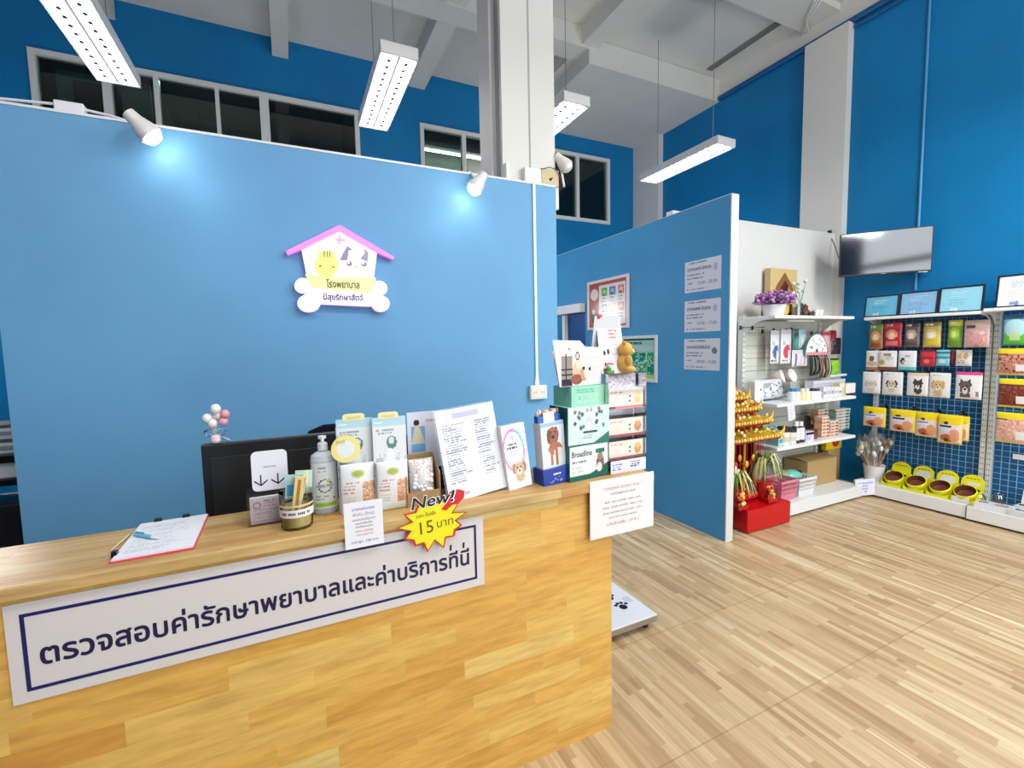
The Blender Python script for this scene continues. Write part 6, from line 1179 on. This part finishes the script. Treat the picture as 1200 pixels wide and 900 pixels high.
# vase of wrapped lollipops
p = at(1024, 560, 'z', .131)
t = thing('lollipop_bucket', (5.50, 2.66, .131), 'white bucket of cellophane-wrapped sweets on sticks in the corner', 'bucket')
MB().lathe([(.001, 0), (.075, 0), (.095, .16), (.10, .165), (.09, .165), (.001, .14)], 20, 'gloss', (226, 226, 224)).build('bucket', t)
mb = MB(); m2 = MB()
for k in range(24):
    a = 2*pi*_h(k, 11); s_ = .3+.7*_h(k, 12); e = (.17*s_*cos(a), .17*s_*sin(a), .30+.16*_h(k, 13)); mb.tube([(.03*cos(a), .03*sin(a), .1), e], .004, 5, 'paper', ((196, 176, 150), (206, 190, 170), (170, 130, 110))[k % 3], False)
    ax_ = Vector((-sin(a), cos(a), 0)); E_ = Vector(e); m2.add([E_*.9-Vector((0, 0, .07)), E_+ax_*.05+Vector((0, 0, .03*_h(k))), E_*1.06+Vector((0, 0, .05)), E_-ax_*.05+Vector((0, 0, .02))], [(0, 1, 2), (0, 2, 3)], 'bagfilm'); mb.ell((e[0]*.9, e[1]*.9, e[2]-.04), (.022, .022, .03), 8, 5, 'gloss', ((206, 196, 186), (160, 196, 200), (216, 176, 156), (230, 226, 220))[k % 4])
mb.build('sweets', t, label='sticks and sweets'); m2.build('cellophane', t, label='clear cellophane')
# four yellow pet bowls in display sleeves
bowls = [((1035, 1060), 572, 'leftmost', True), ((1058, 1086), 580, 'second', False), ((1083, 1113), 588, 'third', False), ((1112, 1144), 593, 'rightmost', True)]
for k, (pxs, pyb, lb, dark) in enumerate(bowls):
    y_ = (2.455, 2.27, 2.085, 1.905)[k]; w = .168
    t = thing('pet_bowl', (5.475, y_, .131), '%s of the four yellow pet bowls on the shelf deck' % lb, 'pet bowl', 'yellow pet bowls on the deck', rotz=RW)
    yl = (236, 226, 20); mb = MB()
    n_ = 24; prof = [(1.0, 0), (1.04, .03), (1.0, .085), (.93, .088), (.80, .04), (.001, .035)]
    mb.T = Matrix.Translation((0, -.005, .052)) @ Matrix.Rotation(radians(32), 4, 'X') @ Matrix.Translation((0, 0, -.03)); mb.lathe([(r_*w/2*.94, z) for r_, z in prof], n_, 'gloss', colf=lambda i: (yl, yl, yl, (96, 54, 34), (104, 60, 40))[i]); mb.T = Matrix.Identity(4)
    mb.prism([(-w/2, 0), (w/2, 0), (w/2, .045), (w*.3, .025), (-w*.3, .025), (-w/2, .045)], -.085, -.082, 'gloss', yl)
    for sx_ in (-1, 1): mb.add([(sx_*w/2, -.085, 0), (sx_*w/2, .085, 0), (sx_*w/2, .085, .13), (sx_*w/2, .02, .12), (sx_*w/2, -.085, .045)], [(0, 1, 2, 3, 4)], 'gloss', yl)
    mb.build('bowl', t)
    mb = MB(); mb.T = Matrix.Translation((0, .085, .06)) @ Matrix.Rotation(radians(-14), 4, 'X')
    pts = [(-w/2*.95, 0), (w/2*.95, 0), (w/2*.98, .10)]+[(w/2*.98*cos(a), .10+.07*sin(a)) for a in [pi*q/12 for q in range(1, 12)]]+[(-w/2*.98, .10)]
    mb.prism(pts, 0, .003, 'gloss', yl)
    if dark: mb.prism([(-w*.44, .045), (w*.44, .02), (w*.44, .038), (-w*.44, .068)], -.001, 0, 'gloss', (30, 34, 30))
    if k in (1, 2): mb.prism([(w*.36*cos(a), .08+.042*sin(a)) for a in [2*pi*q/16 for q in range(16)]], -.001, 0, 'gloss', (226, 226, 224))
    if k == 3: mb.box(-w*.25, w*.3, -.001, 0, .07, .10, 'gloss', (230, 220, 214))
    for q in range(4): mb.box(-.05+.025*q, -.032+.025*q, -.0012, 0, .128, .138, 'gloss', (150, 140, 30))
    mb.build('sleeve_card', t, label='yellow arched card')
    if k == 3: MB().box(-.07, .05, -.090, -.086, .003, .05, 'gloss', (236, 230, 224), .001).build('front_label', t, label='white front label')
# clear and white boxes on the right-hand deck
wb = art(('bg', (222, 220, 226)), ('ell', .72, .45, .19, .32, (150, 116, 104)), ('ell', .72, .45, .13, .2, (196, 166, 150)), ('ell', .2, .6, .16, .24, (60, 66, 66)), ('ell', .2, .6, .08, .12, (150, 160, 156)), ('rect', 0, .9, 1, 1, (240, 240, 244)))
for k, (x, y_, z, rz, lb) in enumerate(((5.40, 1.70, .131, RW+.1, 'left front'), (5.38, 1.47, .131, RW-.1, 'right front'), (5.56, 1.50, .131, RW, 'rear right'))):
    mb = MB(); mb.box(-.115, .115, -.06, .06, 0, .045, 'gloss', (226, 226, 230), .003)
    mb.T = Matrix.Translation((0, -.055, .0465)) @ Matrix.Rotation(-pi/2, 4, 'X'); mb.panel(.22, .11, .007, wb, 0, mat='gloss'); mb.T = Matrix.Identity(4)
    tag(mb.build('toy_box', loc=(x, y_, z), rot=(radians(0), 0, rz)), '%s white box with a round brown picture on the right-hand deck' % lb, 'box', 'white toy boxes on the right-hand deck')
mb = carton(.22, .05, .12, wb, .007, side=(226, 226, 230)); tag(mb.build('toy_box', loc=(5.60, 1.48, .178), rot=(radians(-18), 0, RW)), 'upright white box with a round brown picture leaning at the back of the right-hand deck', 'box', 'white toy boxes on the right-hand deck')
for k, (x, y_, lb) in enumerate(((5.50, 1.83, 'left'), (5.62, 1.74, 'right'))):
    t = thing('glass_jar', (x, y_, .131), '%s small clear jar on the right-hand deck beside the yellow bowls' % lb, 'jar', 'clear jars on the deck')
    MB().lathe([(.001, .001), (.03, .001), (.045, .03), (.045, .06), (.03, .085), (.033, .09)], 18, 'bagfilm').build('jar_body', t); MB().lathe([(.001, .005), (.028, .005), (.03, .03), (.001, .035)], 12, 'gloss', (70, 80, 76)).build('contents', t)

# ============================================================ CAMERA, WORLD, RENDER LOOK
cam = bpy.data.cameras.new('camera'); co = bpy.data.objects.new('camera', cam); COL.objects.link(co); SC.camera = co
cam.sensor_fit = 'HORIZONTAL'; cam.sensor_width = 36; cam.lens = FPX*36/1200; cam.clip_start = .05; cam.clip_end = 100
m = Matrix((CR, CU, -CF)).transposed().to_4x4(); m.translation = CAM; co.matrix_world = m
w = bpy.data.worlds.new('world'); SC.world = w; w.use_nodes = True; bg = w.node_tree.nodes['Background']
bg.inputs[0].default_value = (.86, .93, 1, 1); bg.inputs[1].default_value = 3.2
# daylight through the open shopfront behind the photographer
l = lamp('AREA', 'shopfront_daylight', (3.08, YF+.02, 2.35), 10, shape='RECTANGLE', size=5.0, size_y=4.7); l.rotation_euler = (pi/2, 0, 0); l.data.cycles.is_portal = True
SC.view_settings.view_transform = 'Standard'; SC.view_settings.look = 'None'; SC.view_settings.gamma = 1; SC.view_settings.use_curve_mapping = False
SC.view_settings.exposure = EXPO
for o in bpy.data.objects:
    for k in ('_off', '_root'):
        if k in o: del o[k]
